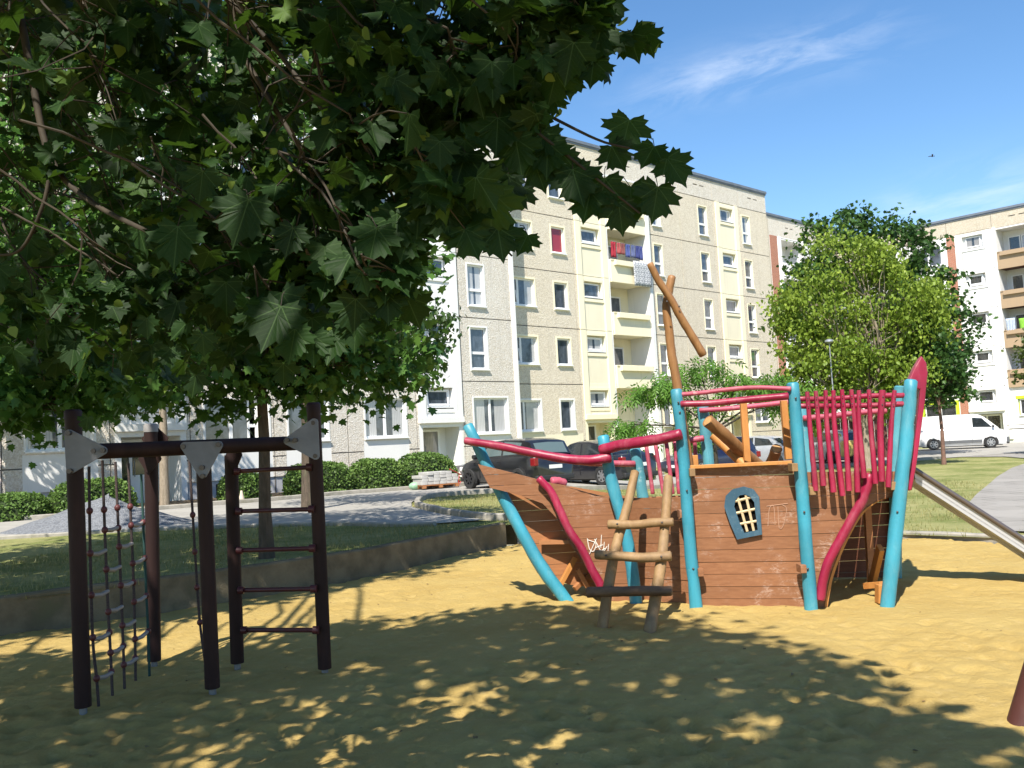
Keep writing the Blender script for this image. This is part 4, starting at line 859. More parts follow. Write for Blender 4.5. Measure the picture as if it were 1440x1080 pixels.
def car(name, x, y, z, heading, L, W, belt, roof, glass, wheels, pm, label, cat, wr=.30, rim=RIM, roofw=.78, rear=None, front=None, lamps=None, trimz=.34, door=None, cg=CGLASS, plate=True, group=None):
    rz = math.atan2(heading[1], heading[0]); z = zg(x, y)+.03; c = thing(name, (x, y, z), label, cat, group, rz); h = L/2; w_ = W/2
    def plan(xx):     # half width along the length
        k = abs(xx)/h; return w_*(1-.16*max(0, (k-.72)/.28)**2)
    xs = sorted({-h, -h+.05, -h+.16, *[q[0] for q in belt], *[q[0] for q in roof], *wheels, *[q+wr*1.2 for q in wheels], *[q-wr*1.2 for q in wheels], h-.16, h-.05, h})
    xs = [q for q in xs if -h <= q <= h]; mb = MB(); rings = []
    for xx in xs:
        p_ = plan(xx); e = max(0, 1-min(abs(xx+h), abs(xx-h))/.16); zb = .20+.10*e; bz = interp(belt, xx); sh = 1-.05*e
        zm = zb+(bz-zb)*.55
        rings.append([V((xx, s_*q[0]*sh, q[1])) for s_ in (1,) for q in ((p_*.90, zb), (p_*.985, zb+.14), (p_, zm), (p_*.985, bz-.10), (p_*.93, bz), (p_*.5, bz+.035), (0, bz+.045))])
    full = [r_+[V((q.x, -q.y, q.z)) for q in r_[-2::-1]] for r_ in rings]; n = len(full[0]); base = len(mb.v)
    for r_ in full: mb.v += r_
    for i in range(len(full)-1):
        for k in range(n): mb.f.append([base+i*n+k, base+i*n+(k+1) % n, base+(i+1)*n+(k+1) % n, base+(i+1)*n+k]); mb.m.append(0)
    mb.f.append([base+k for k in range(n)]); mb.m.append(0); mb.f.append([base+(len(full)-1)*n+k for k in range(n)][::-1]); mb.m.append(0)
    # greenhouse
    gx = [q[0] for q in roof]
    def gring(xx):
        bz = interp(belt, xx)+.0; tz = max(interp(roof, xx), bz+.02); p_ = plan(xx)*.93; k = (tz-bz)/max(.01, max(q[1] for q in roof)-bz); rw = p_-(p_-w_*roofw)*k
        return bz, tz, p_, rw
    gr = []
    for xx in gx:
        bz, tz, p_, rw = gring(xx); s_ = [V((xx, p_, bz-.03)), V((xx, p_*.985, bz+.02)), V((xx, rw, tz-.05*(tz-bz))), V((xx, rw*.88, tz)), V((xx, 0, tz+.025))]
        gr.append(s_+[V((q.x, -q.y, q.z)) for q in s_[-2::-1]])
    n2 = len(gr[0]); base = len(mb.v)
    for r_ in gr: mb.v += r_
    for i in range(len(gr)-1):
        for k in range(n2-1): mb.f.append([base+i*n2+k, base+i*n2+k+1, base+(i+1)*n2+k+1, base+(i+1)*n2+k]); mb.m.append(0)
    body = mb.build('body', pm, c, world=False, smooth=True, weld=False)
    def sidept(xx, v_, s_, off=.007):
        bz, tz, p_, rw = gring(xx); a = bz+.02; b_ = tz-.05*(tz-bz); return V((xx, s_*(p_*.985+(rw-p_*.985)*v_+off), a+(b_-a)*v_))
    for s_ in (1, -1):
        for g in glass:          # g: list of (x, v) outline
            q = MB(); q.add([sidept(xx, v_, s_) for xx, v_ in g], (tuple(range(len(g))),)); q.build('side_window', cg, c, world=False)
    def across(x0, x1, nm, v0=.10, v1=.92):
        q = MB(); pts = []
        for v_ in (v0, v1):
            xx = x0+(x1-x0)*v_; bz, tz, p_, rw = gring(xx); nrm = V((1 if x0 > x1 else -1, 0, .8)).normalized()*.012
            pts.append([V((xx, -rw*.84, tz))+nrm, V((xx, 0, tz+.022))+nrm, V((xx, rw*.84, tz))+nrm])
        q.add(pts[0]+pts[1], ((0, 1, 4, 3), (1, 2, 5, 4))); q.build(nm, cg, c, world=False)
    if front: across(front[0], front[1], 'windscreen')
    if rear: across(rear[0], rear[1], 'rear_window', .08, .86)
    for wx in wheels:
        for s_ in (1, -1):
            yy = s_*(plan(wx)*.985+.006); q = MB(); ar = [V((wx+math.cos(g)*wr*1.17, yy+s_*.004, max(.17, wr+math.sin(g)*wr*1.17))) for g in [2*math.pi*k/28 for k in range(28)]]; q.prism(ar, (0, -s_*.03, 0)); arch_ = q.build('wheel_arch', TRIM, c, world=False)
            q = MB(); prof = [(wr*.62, -.10), (wr*.97, -.10), (wr, -.06), (wr, .03), (wr*.96, .06), (wr*.66, .062), (wr*.62, .03)]; sg = 26
            vs = [V((wx+math.cos(2*math.pi*k/sg)*r_, yy+s_*d_, wr+math.sin(2*math.pi*k/sg)*r_)) for k in range(sg) for r_, d_ in prof]; m_ = len(prof)
            q.add(vs, [(k*m_+i, k*m_+i+1, ((k+1) % sg)*m_+i+1, ((k+1) % sg)*m_+i) for k in range(sg) for i in range(m_-1)]); wh = q.build('wheel', TYRE, c, world=False, smooth=True)
            q = MB()
            q.prism([V((wx+math.cos(2*math.pi*k/20)*wr*.20, yy+s_*.04, wr+math.sin(2*math.pi*k/20)*wr*.20)) for k in range(20)], (0, s_*.015, 0))
            for k in range(7):
                g0 = 2*math.pi*k/7; d_ = V((math.cos(g0), 0, math.sin(g0))); pd = V((-math.sin(g0), 0, math.cos(g0))); cc = V((wx, yy+s_*.036, wr)); q.prism([cc+d_*wr*.12-pd*.035, cc+d_*wr*.64-pd*.026, cc+d_*wr*.64+pd*.026, cc+d_*wr*.12+pd*.035], (0, s_*.014, 0))
            q.add([V((wx+math.cos(2*math.pi*k/24)*wr*r_, yy+s_*.040, wr+math.sin(2*math.pi*k/24)*wr*r_)) for k in range(24) for r_ in (.55, .66)], [(2*k, 2*k+1, (2*k+3) % 48, (2*k+2) % 48) for k in range(24)]); q.build('rim', rim, wh, world=False)
    # lamps, plates, bumpers, mirrors, seams
    tz = interp(belt, -h+.1)
    for s_ in (1, -1):
        for nm, m_, pt, sz in (lamps or (('tail_light', REDL, (-h+.10, w_*.86, tz-.16), (.22, .16, .24)), ('headlight', WHL, (h-.16, w_*.72, interp(belt, h-.2)-.11), (.30, .30, .14)))):
            q = MB(); q.box((pt[0], s_*pt[1], pt[2]), sz); q.build(nm, m_, c, world=False, bevel=.03)
        q = MB(); q.box((interp([(0, gx[-1]-.28), (1, gx[-1]-.28)], 0), s_*(w_+.07), interp(belt, .8)+.07), (.12, .17, .13)); q.build('mirror', pm if 'van' not in name else TRIM, c, world=False, bevel=.03)
        for dx in (door or []):
            q = MB(); q.box((dx, s_*(w_*1.0+.001), .62), (.012, .008, .62)); q.build('door_seam', TRIM, c, world=False)
            q = MB(); q.box((dx+.12, s_*(w_*.985+.008), interp(belt, dx)-.13), (.16, .03, .035)); q.build('handle', pm, c, world=False, bevel=.008)
    if plate:
        q = MB(); q.box((-h-.006, 0, .62 if 'van' not in name else .55), (.012, .50, .11)); q.build('number_plate', PLTE, c, world=False)
        q = MB(); q.box((h+.004, 0, .42), (.012, .50, .11)); q.build('number_plate', PLTE, c, world=False)
    for s_ in (1, -1): q = MB(); q.box((s_*(h-.06), 0, .30), (.16, W*.86, .16)); q.build('bumper', TRIM, c, world=False, bevel=.04)
    q = MB(); q.box((0, 0, .20), (L*.86, W*.84, .10)); q.build('underbody', TRIM, c, world=False)
    return c
hb = [(-1.95, .86), (-1.82, .96), (-.6, .95), (.9, .93), (1.25, .88), (1.7, .76), (1.95, .60)]
hr = [(-1.86, .98), (-1.62, 1.38), (-1.25, 1.46), (-.4, 1.49), (.1, 1.46), (.35, 1.40), (1.12, .95)]
hg = [[(-1.15, .12), (-1.28, .85), (-.42, .93), (-.42, .08)], [(-.34, .08), (-.34, .93), (.28, .90), (.86, .10)]]
car('hatchback', -.05, 28.8, .32, (-.62, .78), 3.9, 1.70, hb, hr, hg, (-1.22, 1.25), carpaint('black_paint', (.010, .010, .012)), 'black hatchback parked nearest behind the bow, seen from its rear corner', 'car', .31, RIMD, rear=(-1.86, -1.62), front=(1.12, .35), door=(-.38, .72), cg=CGL2)
sb = [(-2.2, .80), (-2.08, .94), (-1.2, .95), (.9, .92), (1.3, .87), (1.85, .77), (2.2, .58)]
sr = [(-1.62, .97), (-1.05, 1.33), (-.6, 1.42), (0, 1.44), (.35, 1.38), (1.15, .94)]
sg_ = [[(-1.2, .15), (-.98, .85), (-.30, .92), (-.30, .08)], [(-.22, .08), (-.22, .92), (.32, .90), (.88, .10)]]
car('saloon_car', 2.6, 31.0, .24, (-.62, .78), 4.4, 1.74, sb, sr, sg_, (-1.30, 1.32), carpaint('blue_black_paint', (.010, .011, .018)), 'blue-black saloon car parked to the right of the black hatchback', 'car', .31, RIM, rear=(-1.62, -1.05), front=(1.15, .35), door=(-.26, .74))
car('estate_car', 7.9, 37.6, .13, (-.86, -.50), 4.1, 1.72, hb, hr, hg, (-1.22, 1.25), carpaint('dark_blue_paint', (.012, .018, .06)), 'dark blue car behind the crossed logs of the ship', 'car', .31, RIM, rear=(-1.86, -1.62), front=(1.12, .35), door=(-.38, .72))
car('saloon_car', 11.1, 42.4, .10, (-.75, .66), 4.5, 1.76, sb, sr, sg_, (-1.30, 1.32), carpaint('silver_paint', (.42, .44, .47), .35), 'silver saloon car parked beyond the dark blue car', 'car', .31, RIM, rear=(-1.62, -1.05), front=(1.15, .35), door=(-.26, .74))
car('estate_car', 14.6, 43.2, .08, (-.35, .94), 4.4, 1.76, [(-2.2, .86), (-2.08, .96), (-.6, .95), (.9, .93), (1.3, .88), (1.85, .77), (2.2, .58)], [(-2.12, .98), (-1.86, 1.40), (-1.4, 1.48), (-.4, 1.5), (.1, 1.46), (.35, 1.40), (1.15, .95)], [[(-1.75, .12), (-1.75, .85), (-.42, .93), (-.42, .08)], [(-.34, .08), (-.34, .93), (.28, .90), (.86, .10)]], (-1.30, 1.32), carpaint('pale_silver_paint', (.50, .51, .53), .3), 'pale silver estate car seen through the crimson slats', 'car', .31, RIM, rear=(-2.12, -1.86), front=(1.15, .35), door=(-.38, .72))
vb = [(-2.45, 1.16), (-2.3, 1.2), (1.5, 1.18), (1.75, 1.14), (2.2, 1.0), (2.45, .80)]
vr = [(-2.43, 1.9), (-2.3, 1.96), (-.5, 2.0), (.7, 2.0), (1.0, 1.95), (1.25, 1.82), (1.95, 1.16)]
vg = [[(.62, .06), (.62, .80), (1.12, .84), (1.62, .10)]]
vn = car('delivery_van', 26.4, 54.6, .06, (.93, -.37), 4.9, 1.95, vb, vr, vg, (-1.5, 1.5), carpaint('white_paint', (.80, .80, .80)), 'white panel van parked in front of the right-hand building', 'van', .34, RIM, roofw=.86, front=(1.95, 1.1), door=(.55, -.65), lamps=(('tail_light', REDL, (-2.40, .88, 1.05), (.12, .12, .5)), ('headlight', WHL, (2.24, .70, .84), (.34, .30, .22))), cg=CGLASS)
for s_ in (1, -1):
    q = MB(); q.b(-1.05, 1.05, s_*.972-.008, s_*.972+.010, .34, .52); q.build('side_moulding', GTRIM, vn, world=False); q = MB(); q.b(-2.35, 1.2, s_*.955, s_*.955+.012*s_ if s_ > 0 else -.943, 1.235, 1.245); q.build('body_line', GTRIM, vn, world=False)
q = MB(); q.b(2.30, 2.47, -.86, .86, .28, .62); q.build('front_bumper', GTRIM, vn, world=False, bevel=.04); q = MB(); q.b(2.40, 2.44, -.45, .45, .68, .84); q.build('grille', TRIM, vn, world=False)
# yellow site trailer beside the silver estate
tr = thing('site_trailer', (15.0, 40.9, .07), 'small pale yellow box trailer behind the crimson slats', 'trailer', rz=R(-14)); q = MB(); q.b(-.55, .62, -.4, .4, .32, .98); q.build('box', mottled('yellow_paint', (.68, .50, .16), (.6, .42, .12), 4, .5, 30, .1), tr, world=False, bevel=.05)
q = MB(); q.b(-.50, .55, -.36, .36, .98, 1.03); q.build('lid', mottled('yellow_lid', (.74, .58, .24), (.66, .5, .2), 4, .5, 30, .1), tr, world=False, bevel=.02)
for s_ in (1, -1):
    q = MB(); q.tube([(0.05, s_*.44, .22), (.05, s_*.56, .22)], .22, 18); w1 = q.build('wheel', TYRE, tr, world=False, smooth=True); q = MB(); q.tube([(.05, s_*.555, .22), (.05, s_*.575, .22)], .12, 14); q.build('rim', RIM, w1, world=False, smooth=True)
q = MB(); q.tube([(.6, 0, .36), (1.1, 0, .36), (1.25, 0, .30)], .03, 8); q.build('drawbar', TRIM, tr, world=False, smooth=True)
# dark timber bin shed
sh_ = thing('bin_shed', (17.3, 47.4, 0), 'dark red-brown timber bin shed under the big trees behind the slats', 'shed', rz=R(-12)); q = MB()
for i in range(26): q.b(-2.6+i*.2, -2.6+i*.2+.185, -1.02+random.uniform(-.008, .008), -.98, .08, 2.15)
for i in range(10): q.b(-2.62, -2.58, -.98+i*.2, -.98+i*.2+.185, .08, 2.15); q.b(2.6, 2.64, -.98+i*.2, -.98+i*.2+.185, .08, 2.15)
q.build('wall', BROWN, sh_, world=False, weld=False); q = MB(); q.b(-2.8, 2.8, -1.25, 1.2, 2.17, 2.28); q.build('roof', ROOF, sh_, world=False); q = MB()
for xx in (-1.3, 0, 1.3): q.b(xx-.05, xx+.05, -1.08, -1.02, .05, 2.15)
q.build('frame', DARK, sh_, world=False)
# ---------------------------------------------------------------- foliage
def leaf_template(kind):
    """flat leaf in x,y with base at the origin pointing along +y; returns verts, faces, uv"""
    if kind == 'maple':
        half = [(.02, .0), (.10, -.09), (.22, -.13), (.35, -.20), (.36, -.09), (.50, -.07), (.43, .05), (.55, .11), (.74, .15), (.62, .24), (.69, .37), (.55, .37), (.37, .40), (.43, .50), (.54, .63), (.40, .63), (.35, .76), (.24, .70), (.17, .76), (.08, .84), (.0, 1.0)]
        out = half+[(-x, y) for x, y in half[-2::-1]]; out = [(x*.95, y) for x, y in out]
        vs = [(0, .18, -.015)]+[(x, y, .05*abs(x)+.025*math.sin(x*9+y*7)-.06*max(0, y-.4)**2*4-.05*x*x) for x, y in out]; n = len(out)
        fs = [(0, 1+i, 1+(i+1) % n) for i in range(n)]; return vs, fs, [(v[0], v[1]-.0) for v in vs]
    if kind == 'star':         # coarse lobed leaf for far maples
        out = [(0, -.05), (.30, -.10), (.26, .05), (.55, .22), (.33, .38), (.45, .68), (.18, .64), (0, 1.0), (-.18, .64), (-.45, .68), (-.33, .38), (-.55, .22), (-.26, .05), (-.30, -.10)]
        vs = [(0, .2, -.02)]+[(x, y, .14*abs(x)-.12*y*y) for x, y in out]; n = len(out); return vs, [(0, 1+i, 1+(i+1) % n) for i in range(n)], [(v[0], v[1]) for v in vs]
    if kind == 'lime':
        out = [(0, 0), (.34, .12), (.42, .42), (.24, .75), (0, 1.05), (-.24, .75), (-.42, .42), (-.34, .12)]
        vs = [(x, y, .16*abs(x)-.15*y*y) for x, y in out]; return vs, [(0, 1, 2, 3, 4), (0, 4, 5, 6, 7)], [(v[0], v[1]) for v in vs]
    if kind == 'pinnate':      # a leaflet spray: seven narrow leaflets on a stalk
        vs = []; fs = []
        for i, (y, s_) in enumerate(((.15, 1), (.15, -1), (.42, 1), (.42, -1), (.70, 1), (.70, -1), (.85, 0))):
            b = len(vs); d = V((s_*.85, .55, 0)).normalized() if s_ else V((0, 1, 0)); p = V((-d.y, d.x, 0)); o = V((0, y, 0)); L = .40
            for q in (o, o+d*L*.45+p*.075, o+d*L, o+d*L*.45-p*.075): vs.append((q.x, q.y, -.35*q.y*q.y-.25*abs(q.x)))
            fs.append((b, b+1, b+2, b+3))
        return vs, fs, [(v[0], v[1]) for v in vs]
TPL = {k: leaf_template(k) for k in ('maple', 'star', 'lime', 'pinnate')}
def leaves(name, kind, C, size, mat, parent=None, droop=.5, tint=None, org=(0, 0, 0), face=None, spread=1.0, curl=None):
    """C (N,3) centres in world space; one mesh of many leaves"""
    vs, fs, uv = TPL[kind]; T = np.array(vs); N = len(C); C = np.asarray(C, float)
    # frames: leaf axis hangs outward and down, normal mostly upward
    az = rng.uniform(0, 2*np.pi, N); el = rng.normal(-droop, .35*spread, N)
    ya = np.stack([np.cos(az)*np.cos(el), np.sin(az)*np.cos(el), np.sin(el)], 1)
    nr = rng.normal(0, .45*spread, (N, 3))+np.array([0, 0, 1.0])
    if face is not None: nr = nr*.5+np.asarray(face)
    xa = np.cross(ya, nr); xa /= np.linalg.norm(xa, axis=1, keepdims=True)+1e-9; za = np.cross(xa, ya)
    s = np.asarray(size).reshape(-1, 1, 1) if np.ndim(size) else np.full((N, 1, 1), size)
    s = s*rng.uniform(.72, 1.2, (N, 1, 1)); c_ = (rng.uniform(.4, 2.0, (N, 1)) if curl is None else rng.uniform(curl*.5, curl*1.6, (N, 1)))
    P = T[None, :, 0:1]*xa[:, None]+T[None, :, 1:2]*ya[:, None]+(T[None, :, 2]*c_)[:, :, None]*za[:, None]
    P = P*s+C[:, None]-np.array(org); nv = len(vs)
    lt = np.array([i for f in fs for i in f]); ls = np.array([len(f) for f in fs])
    L = (lt[None]+np.arange(N)[:, None]*nv).ravel(); tot = np.tile(ls, N); st = np.concatenate([[0], np.cumsum(tot)[:-1]])
    me = bpy.data.meshes.new(name); me.vertices.add(N*nv); me.vertices.foreach_set('co', P.astype(np.float32).ravel()); me.loops.add(len(L)); me.loops.foreach_set('vertex_index', L.astype(np.int32))
    me.polygons.add(len(tot)); me.polygons.foreach_set('loop_start', st.astype(np.int32)); me.polygons.foreach_set('loop_total', tot.astype(np.int32))
    me.polygons.foreach_set('use_smooth', np.ones(len(tot), bool)); me.update()
    uvl = me.uv_layers.new(name='UVMap'); uvl.data.foreach_set('uv', np.tile(np.array(uv)[lt], (N, 1)).astype(np.float32).ravel())
    rv = rng.random(N) if tint is None else np.clip(tint, 0, 1); a = me.attributes.new('rnd', 'FLOAT', 'FACE'); a.data.foreach_set('value', np.repeat(rv, len(fs)).astype(np.float32))
    me.materials.append(mat); o = bpy.data.objects.new(name, me); col.objects.link(o)
    if parent is not None: o.parent = parent
    else: o.location = org
    return o
BARK = mottled('bark', (.13, .10, .075), (.075, .06, .045), 6, .95, 26, .9, .02, .1, c3=(.17, .16, .10), s3=3, stretch=(3, 3, .7)); BARKP = mottled('pale_bark', (.33, .27, .20), (.22, .18, .13), 8, .95, 30, .8, .015, .1, stretch=(3, 3, .7)); TWIG = mottled('twig', (.05, .038, .024), (.03, .024, .017), 9, .8, 30, .3)
def limb(mb, a, b_, r0, r1, bend=.12, n=5, seg=8):
    a = V(a); b_ = V(b_); L = (b_-a).length; o = V((random.uniform(-1, 1), random.uniform(-1, 1), random.uniform(-.3, .6)))*bend*L
    pts = [a.lerp(b_, i/n)+o*math.sin(math.pi*i/n)+V((random.uniform(-1, 1), random.uniform(-1, 1), random.uniform(-1, 1)))*.015*L*(0 < i < n) for i in range(n+1)]
    mb.tube(pts, [r0+(r1-r0)*i/n for i in range(n+1)], seg, wob=.12); return pts
def tree(name, base, th, tr, blobs, nleaf, kind, size, mat, label, group=None, bark=None, ncl=26, sig=.30, droop=.5, trunk_top=None, lean=(0, 0), forks=None, twigs=True, shell=.5, hollow=True):
    """blobs: (x, y, z, rx, ry, rz, weight) relative to the base"""
    base = V(base); t = thing(name, base, label, 'tree', group); mb = MB(); top = base+V((lean[0], lean[1], th)); bark = bark or BARK
    mb.tube([base-V((0, 0, .3)), base+V((0, 0, .05)), base+V((lean[0]*.2, lean[1]*.2, th*.25)), base+V((lean[0]*.55+.02, lean[1]*.55, th*.6)), top], [tr*1.5, tr*1.25, tr, tr*.9, tr*.72], 12, wob=.18)
    C = []; tint = []; W = sum(b_[6] for b_ in blobs)
    for bx, by, bz, rx, ry, rz_, wt in blobs:
        cen = base+V((bx, by, bz)); ends = limb(mb, top-V((0, 0, random.uniform(0, .25)*th*.4)), cen, tr*.5, tr*.16); k = max(3, int(ncl*wt/W*len(blobs)))
        per = int(nleaf*wt/W/k)
        for _ in range(k):
            while True:
                q = V((random.uniform(-1, 1), random.uniform(-1, 1), random.uniform(-1, 1)))
                if q.length < 1: break
            if hollow and random.random() < shell: q = q.normalized()*random.uniform(.72, 1.0)
            tip = cen+V((q.x*rx, q.y*ry, q.z*rz_))
            if twigs: limb(mb, ends[random.randint(2, len(ends)-1)], tip, tr*.13, tr*.035, .10, 4, 5)
            ss = sig*random.uniform(.7, 1.4); pts = rng.normal(0, 1, (per, 3))*np.array([ss, ss, ss*.75])*(rx+ry+rz_)/3+np.array(tip)
            C.append(pts); tint.append(np.clip(rng.normal(.25+.5*random.random(), .18, per), 0, 1))
    tk = mb.build('trunk', bark, t, smooth=True, weld=False)
    C = np.concatenate(C); leaves('crown', kind, C, size, mat, t, droop, np.concatenate(tint), org=base); return t
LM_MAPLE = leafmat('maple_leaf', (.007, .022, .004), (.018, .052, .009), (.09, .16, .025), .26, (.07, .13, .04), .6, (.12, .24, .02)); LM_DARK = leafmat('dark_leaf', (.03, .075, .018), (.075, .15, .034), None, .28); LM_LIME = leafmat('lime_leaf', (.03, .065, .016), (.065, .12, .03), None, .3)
LM_BRIGHT = leafmat('bright_leaf', (.11, .18, .024), (.26, .35, .045), (.34, .42, .07), .36); LM_FRESH = leafmat('fresh_leaf', (.07, .17, .025), (.16, .30, .05), None, .32); LM_HEDGE = leafmat('hedge_leaf', (.085, .155, .035), (.17, .27, .065), (.26, .33, .10), .2)
def zgb(x, y): return (x, y, zg(x, y))
# slender tree on the shaded lawn
tree('maple_tree', zgb(-3.39, 12.34), 2.55, .085, [(0, .2, 3.0, 1.5, 1.5, .9, 1.5), (-1.0, -.2, 3.3, 1.3, 1.2, 1.0, 1.2), (1.1, .4, 3.2, 1.15, 1.1, 1.0, 1.1), (.3, .5, 4.3, 1.7, 1.6, 1.0, 1.4), (-.9, .9, 4.6, 1.5, 1.4, 1.0, 1), (.2, .2, 5.6, 1.6, 1.6, 1.1, 1.1), (-1.4, .8, 7.4, 1.5, 1.4, 1.0, .9), (.1, .7, 7.2, 1.4, 1.4, 1.0, .8), (-1.0, 2.3, 6.9, 1.8, 1.5, 1.0, 1.0), (.7, 2.4, 6.6, 1.5, 1.3, .9, .8), (-2.7, 2.0, 6.9, 1.5, 1.4, 1.0, .8), (-.9, -.3, 2.45, 1.2, 1.0, .45, .8), (.8, 0, 2.5, .9, .8, .42, .6), (1.75, .2, 2.75, .75, .7, .75, .55), (1.5, .3, 4.0, .9, .9, .8, .7)], 13500, 'star', .135, leafmat('lawn_tree_leaf', (.045, .115, .022), (.10, .20, .04), (.14, .26, .05), .32), 'slender maple standing on the shaded lawn behind the rope climbing frame', ncl=24, sig=.24, droop=.6)
tree('maple_tree', zgb(-8.3, 13.4), 2.2, .16, [(.6, -.4, 3.0, 1.6, 1.3, .9, 1.3), (1.7, -.5, 2.25, 1.1, .9, .42, .9), (.5, -.4, 2.15, 1.1, .9, .40, .8), (2.5, .1, 2.5, .7, .7, .4, .5), (1.9, .3, 3.6, 1.4, 1.3, 1.1, 1.1), (0, 0, 4.5, 2.0, 1.8, 1.3, 1.4), (1.3, .4, 5.2, 1.7, 1.6, 1.2, 1.2), (.5, .2, 6.6, 1.8, 1.7, 1.3, 1.2), (-.4, .8, 8.4, 1.8, 1.7, 1.1, .9), (1.3, 1.0, 7.8, 1.5, 1.4, 1.0, .8), (1.4, -.4, 2.6, 1.0, .9, .5, .7), (2.6, .8, 4.6, 1.2, 1.1, 1.0, .8)], 10500, 'star', .15, leafmat('mid_leaf', (.06, .15, .028), (.13, .26, .05), (.17, .32, .07), .36), 'leafy maple at the left edge with its crown reaching into the picture', ncl=22, sig=.24, droop=.6)
tree('lime_tree', zgb(-5.1, 22.5), 3.4, .15, [(1.5, -.6, 3.6, 1.7, 1.5, 1.0, 1.1), (2.7, -.4, 4.1, 1.0, 1.0, 1.1, .8), (-.6, .4, 4.4, 1.7, 1.6, 1.1, 1.1), (1.0, .2, 5.2, 2.0, 1.8, 1.2, 1.3), (.3, .3, 6.8, 2.0, 1.9, 1.3, 1.3), (2.3, 0, 5.0, 1.2, 1.1, 1.2, .8), (-1.6, .6, 6.0, 1.4, 1.4, 1.1, .8)], 8200, 'lime', .12, LM_LIME, 'lime tree with hanging small leaves in front of the grey block', ncl=26, sig=.20, droop=.9)
tree('lime_tree', zgb(-10.3, 26.9), 4.0, .12, [(0, 0, 5.4, 1.8, 1.8, 1.3, 1), (.6, .3, 7.0, 1.8, 1.8, 1.3, 1), (-.8, .2, 6.6, 1.4, 1.4, 1.1, .8)], 3600, 'lime', .14, LM_LIME, 'thin pale-trunked tree beside the left house entrance', bark=BARKP, ncl=22, sig=.22, droop=.8)
tree('lime_tree', zgb(-15.7, 26.6), 3.2, .2, [(0, 0, 5.0, 2.6, 2.2, 1.6, 1), (.6, 0, 11, 2.6, 2.2, 1.9, 1), (2.2, .2, 9.2, 2.0, 2.0, 1.6, .9), (1.4, .3, 7.2, 2.4, 2.3, 1.7, 1), (-1, 0, 9, 2.4, 2.2, 1.8, 1), (2.6, .2, 4.8, 1.6, 1.5, 1.2, .7)], 9000, 'lime', .15, LM_FRESH, 'fresh green tree far behind at the left edge near the house', ncl=24, sig=.22, droop=.7)
# young tree with drooping compound leaves behind the ship
tree('sumac_tree', zgb(4.75, 22.0), 1.75, .06, [(-1.95, 0, 1.95, .55, .5, .14, .8), (-1.4, .1, 2.75, .6, .6, .14, .8), (-.8, .1, 2.85, .6, .6, .14, .8), (-.2, 0, 3.15, .6, .6, .2, .8), (.6, .1, 2.85, .5, .6, .16, .7), (1.35, .1, 2.75, .6, .6, .18, .9), (1.9, .1, 2.45, .5, .5, .30, .8), (-.45, 0, 1.7, .4, .4, .35, .7), (-.3, .2, 2.3, .5, .5, .25, .6)], 1150, 'pinnate', .28, LM_FRESH, 'young tree with drooping compound leaves right behind the mast', bark=TWIG, ncl=13, sig=.30, droop=.75)
# the big bright tree, the dark one behind it, and two small street trees
tree('ash_tree', zgb(13.7, 36.0), 1.7, .16, [(0, 0, 3.2, 2.2, 1.8, 1.2, 1.1), (-1.7, -.2, 3.6, 1.5, 1.3, 1.2, .9), (1.5, -.2, 3.6, 1.5, 1.3, 1.2, .9), (0, -.3, 5.2, 2.6, 1.9, 1.4, 1.5), (-1.4, 0, 6.5, 1.7, 1.5, 1.3, 1.1), (1.5, 0, 6.5, 1.8, 1.5, 1.3, 1.1), (-.1, 0, 8.1, 1.9, 1.5, 1.3, 1.2), (-2.3, .1, 5.0, 1.0, 1.0, 1.2, .6), (2.5, .1, 5.2, 1.1, 1.0, 1.3, .7), (-2.0, -.3, 2.4, .9, .8, .8, .5)], 23500, 'lime', .14, LM_BRIGHT, 'big yellow-green tree with several pale limbs behind the stern', bark=BARKP, ncl=22, sig=.20, droop=.8, shell=.6)
tree('maple_tree', zgb(18.4, 46.5), 2.2, .24, [(0, 0, 4.4, 3.6, 2.6, 2.0, 1.5), (-2.9, 0, 6.6, 2.0, 2.0, 2.0, 1.1), (-2.6, 0, 9.2, 1.6, 1.6, 1.4, .8), (2.3, 0, 5.8, 2.1, 2.0, 1.9, 1.1), (0, 0, 8.2, 3.0, 2.6, 2.0, 1.4), (-1.0, 0, 11.2, 2.2, 2.0, 1.7, 1.1), (1.6, .1, 10.6, 1.9, 1.8, 1.5, .9), (3.2, -.2, 3.6, 1.5, 1.4, 1.3, .7), (-3.0, .2, 9.0, 1.2, 1.2, 1.2, .5), (3.7, 0, 6.6, 1.6, 1.6, 1.9, .9), (2.9, 0, 8.6, 1.5, 1.5, 1.3, .7)], 19000, 'star', .22, LM_DARK, 'tall dark green tree rising behind the big yellow-green one', ncl=24, sig=.19, droop=.6)
tree('maple_tree', zgb(16.5, 35.6), 2.2, .075, [(0, 0, 3.2, .95, .9, .75, 1), (.15, 0, 4.1, 1.05, 1.0, .8, 1.1), (-.1, 0, 5.0, .8, .8, .7, .8), (.75, 0, 3.1, .65, .6, .5, .5)], 2600, 'star', .15, LM_DARK, 'small street tree with a thin brown trunk in front of the white van', bark=mottled('red_brown_bark', (.20, .11, .08), (.13, .075, .055), 6, .9, 30, .6), ncl=20, sig=.24)
tree('maple_tree', zgb(23.1, 40.0), 2.6, .09, [(.2, 0, 3.6, 1.1, 1.0, .9, 1), (.5, 0, 4.6, 1.1, 1.0, .8, 1)], 1500, 'star', .17, leafmat('olive_leaf', (.06, .09, .02), (.12, .16, .04), None, .3), 'small olive-green tree cut off by the right edge', ncl=20, sig=.24)
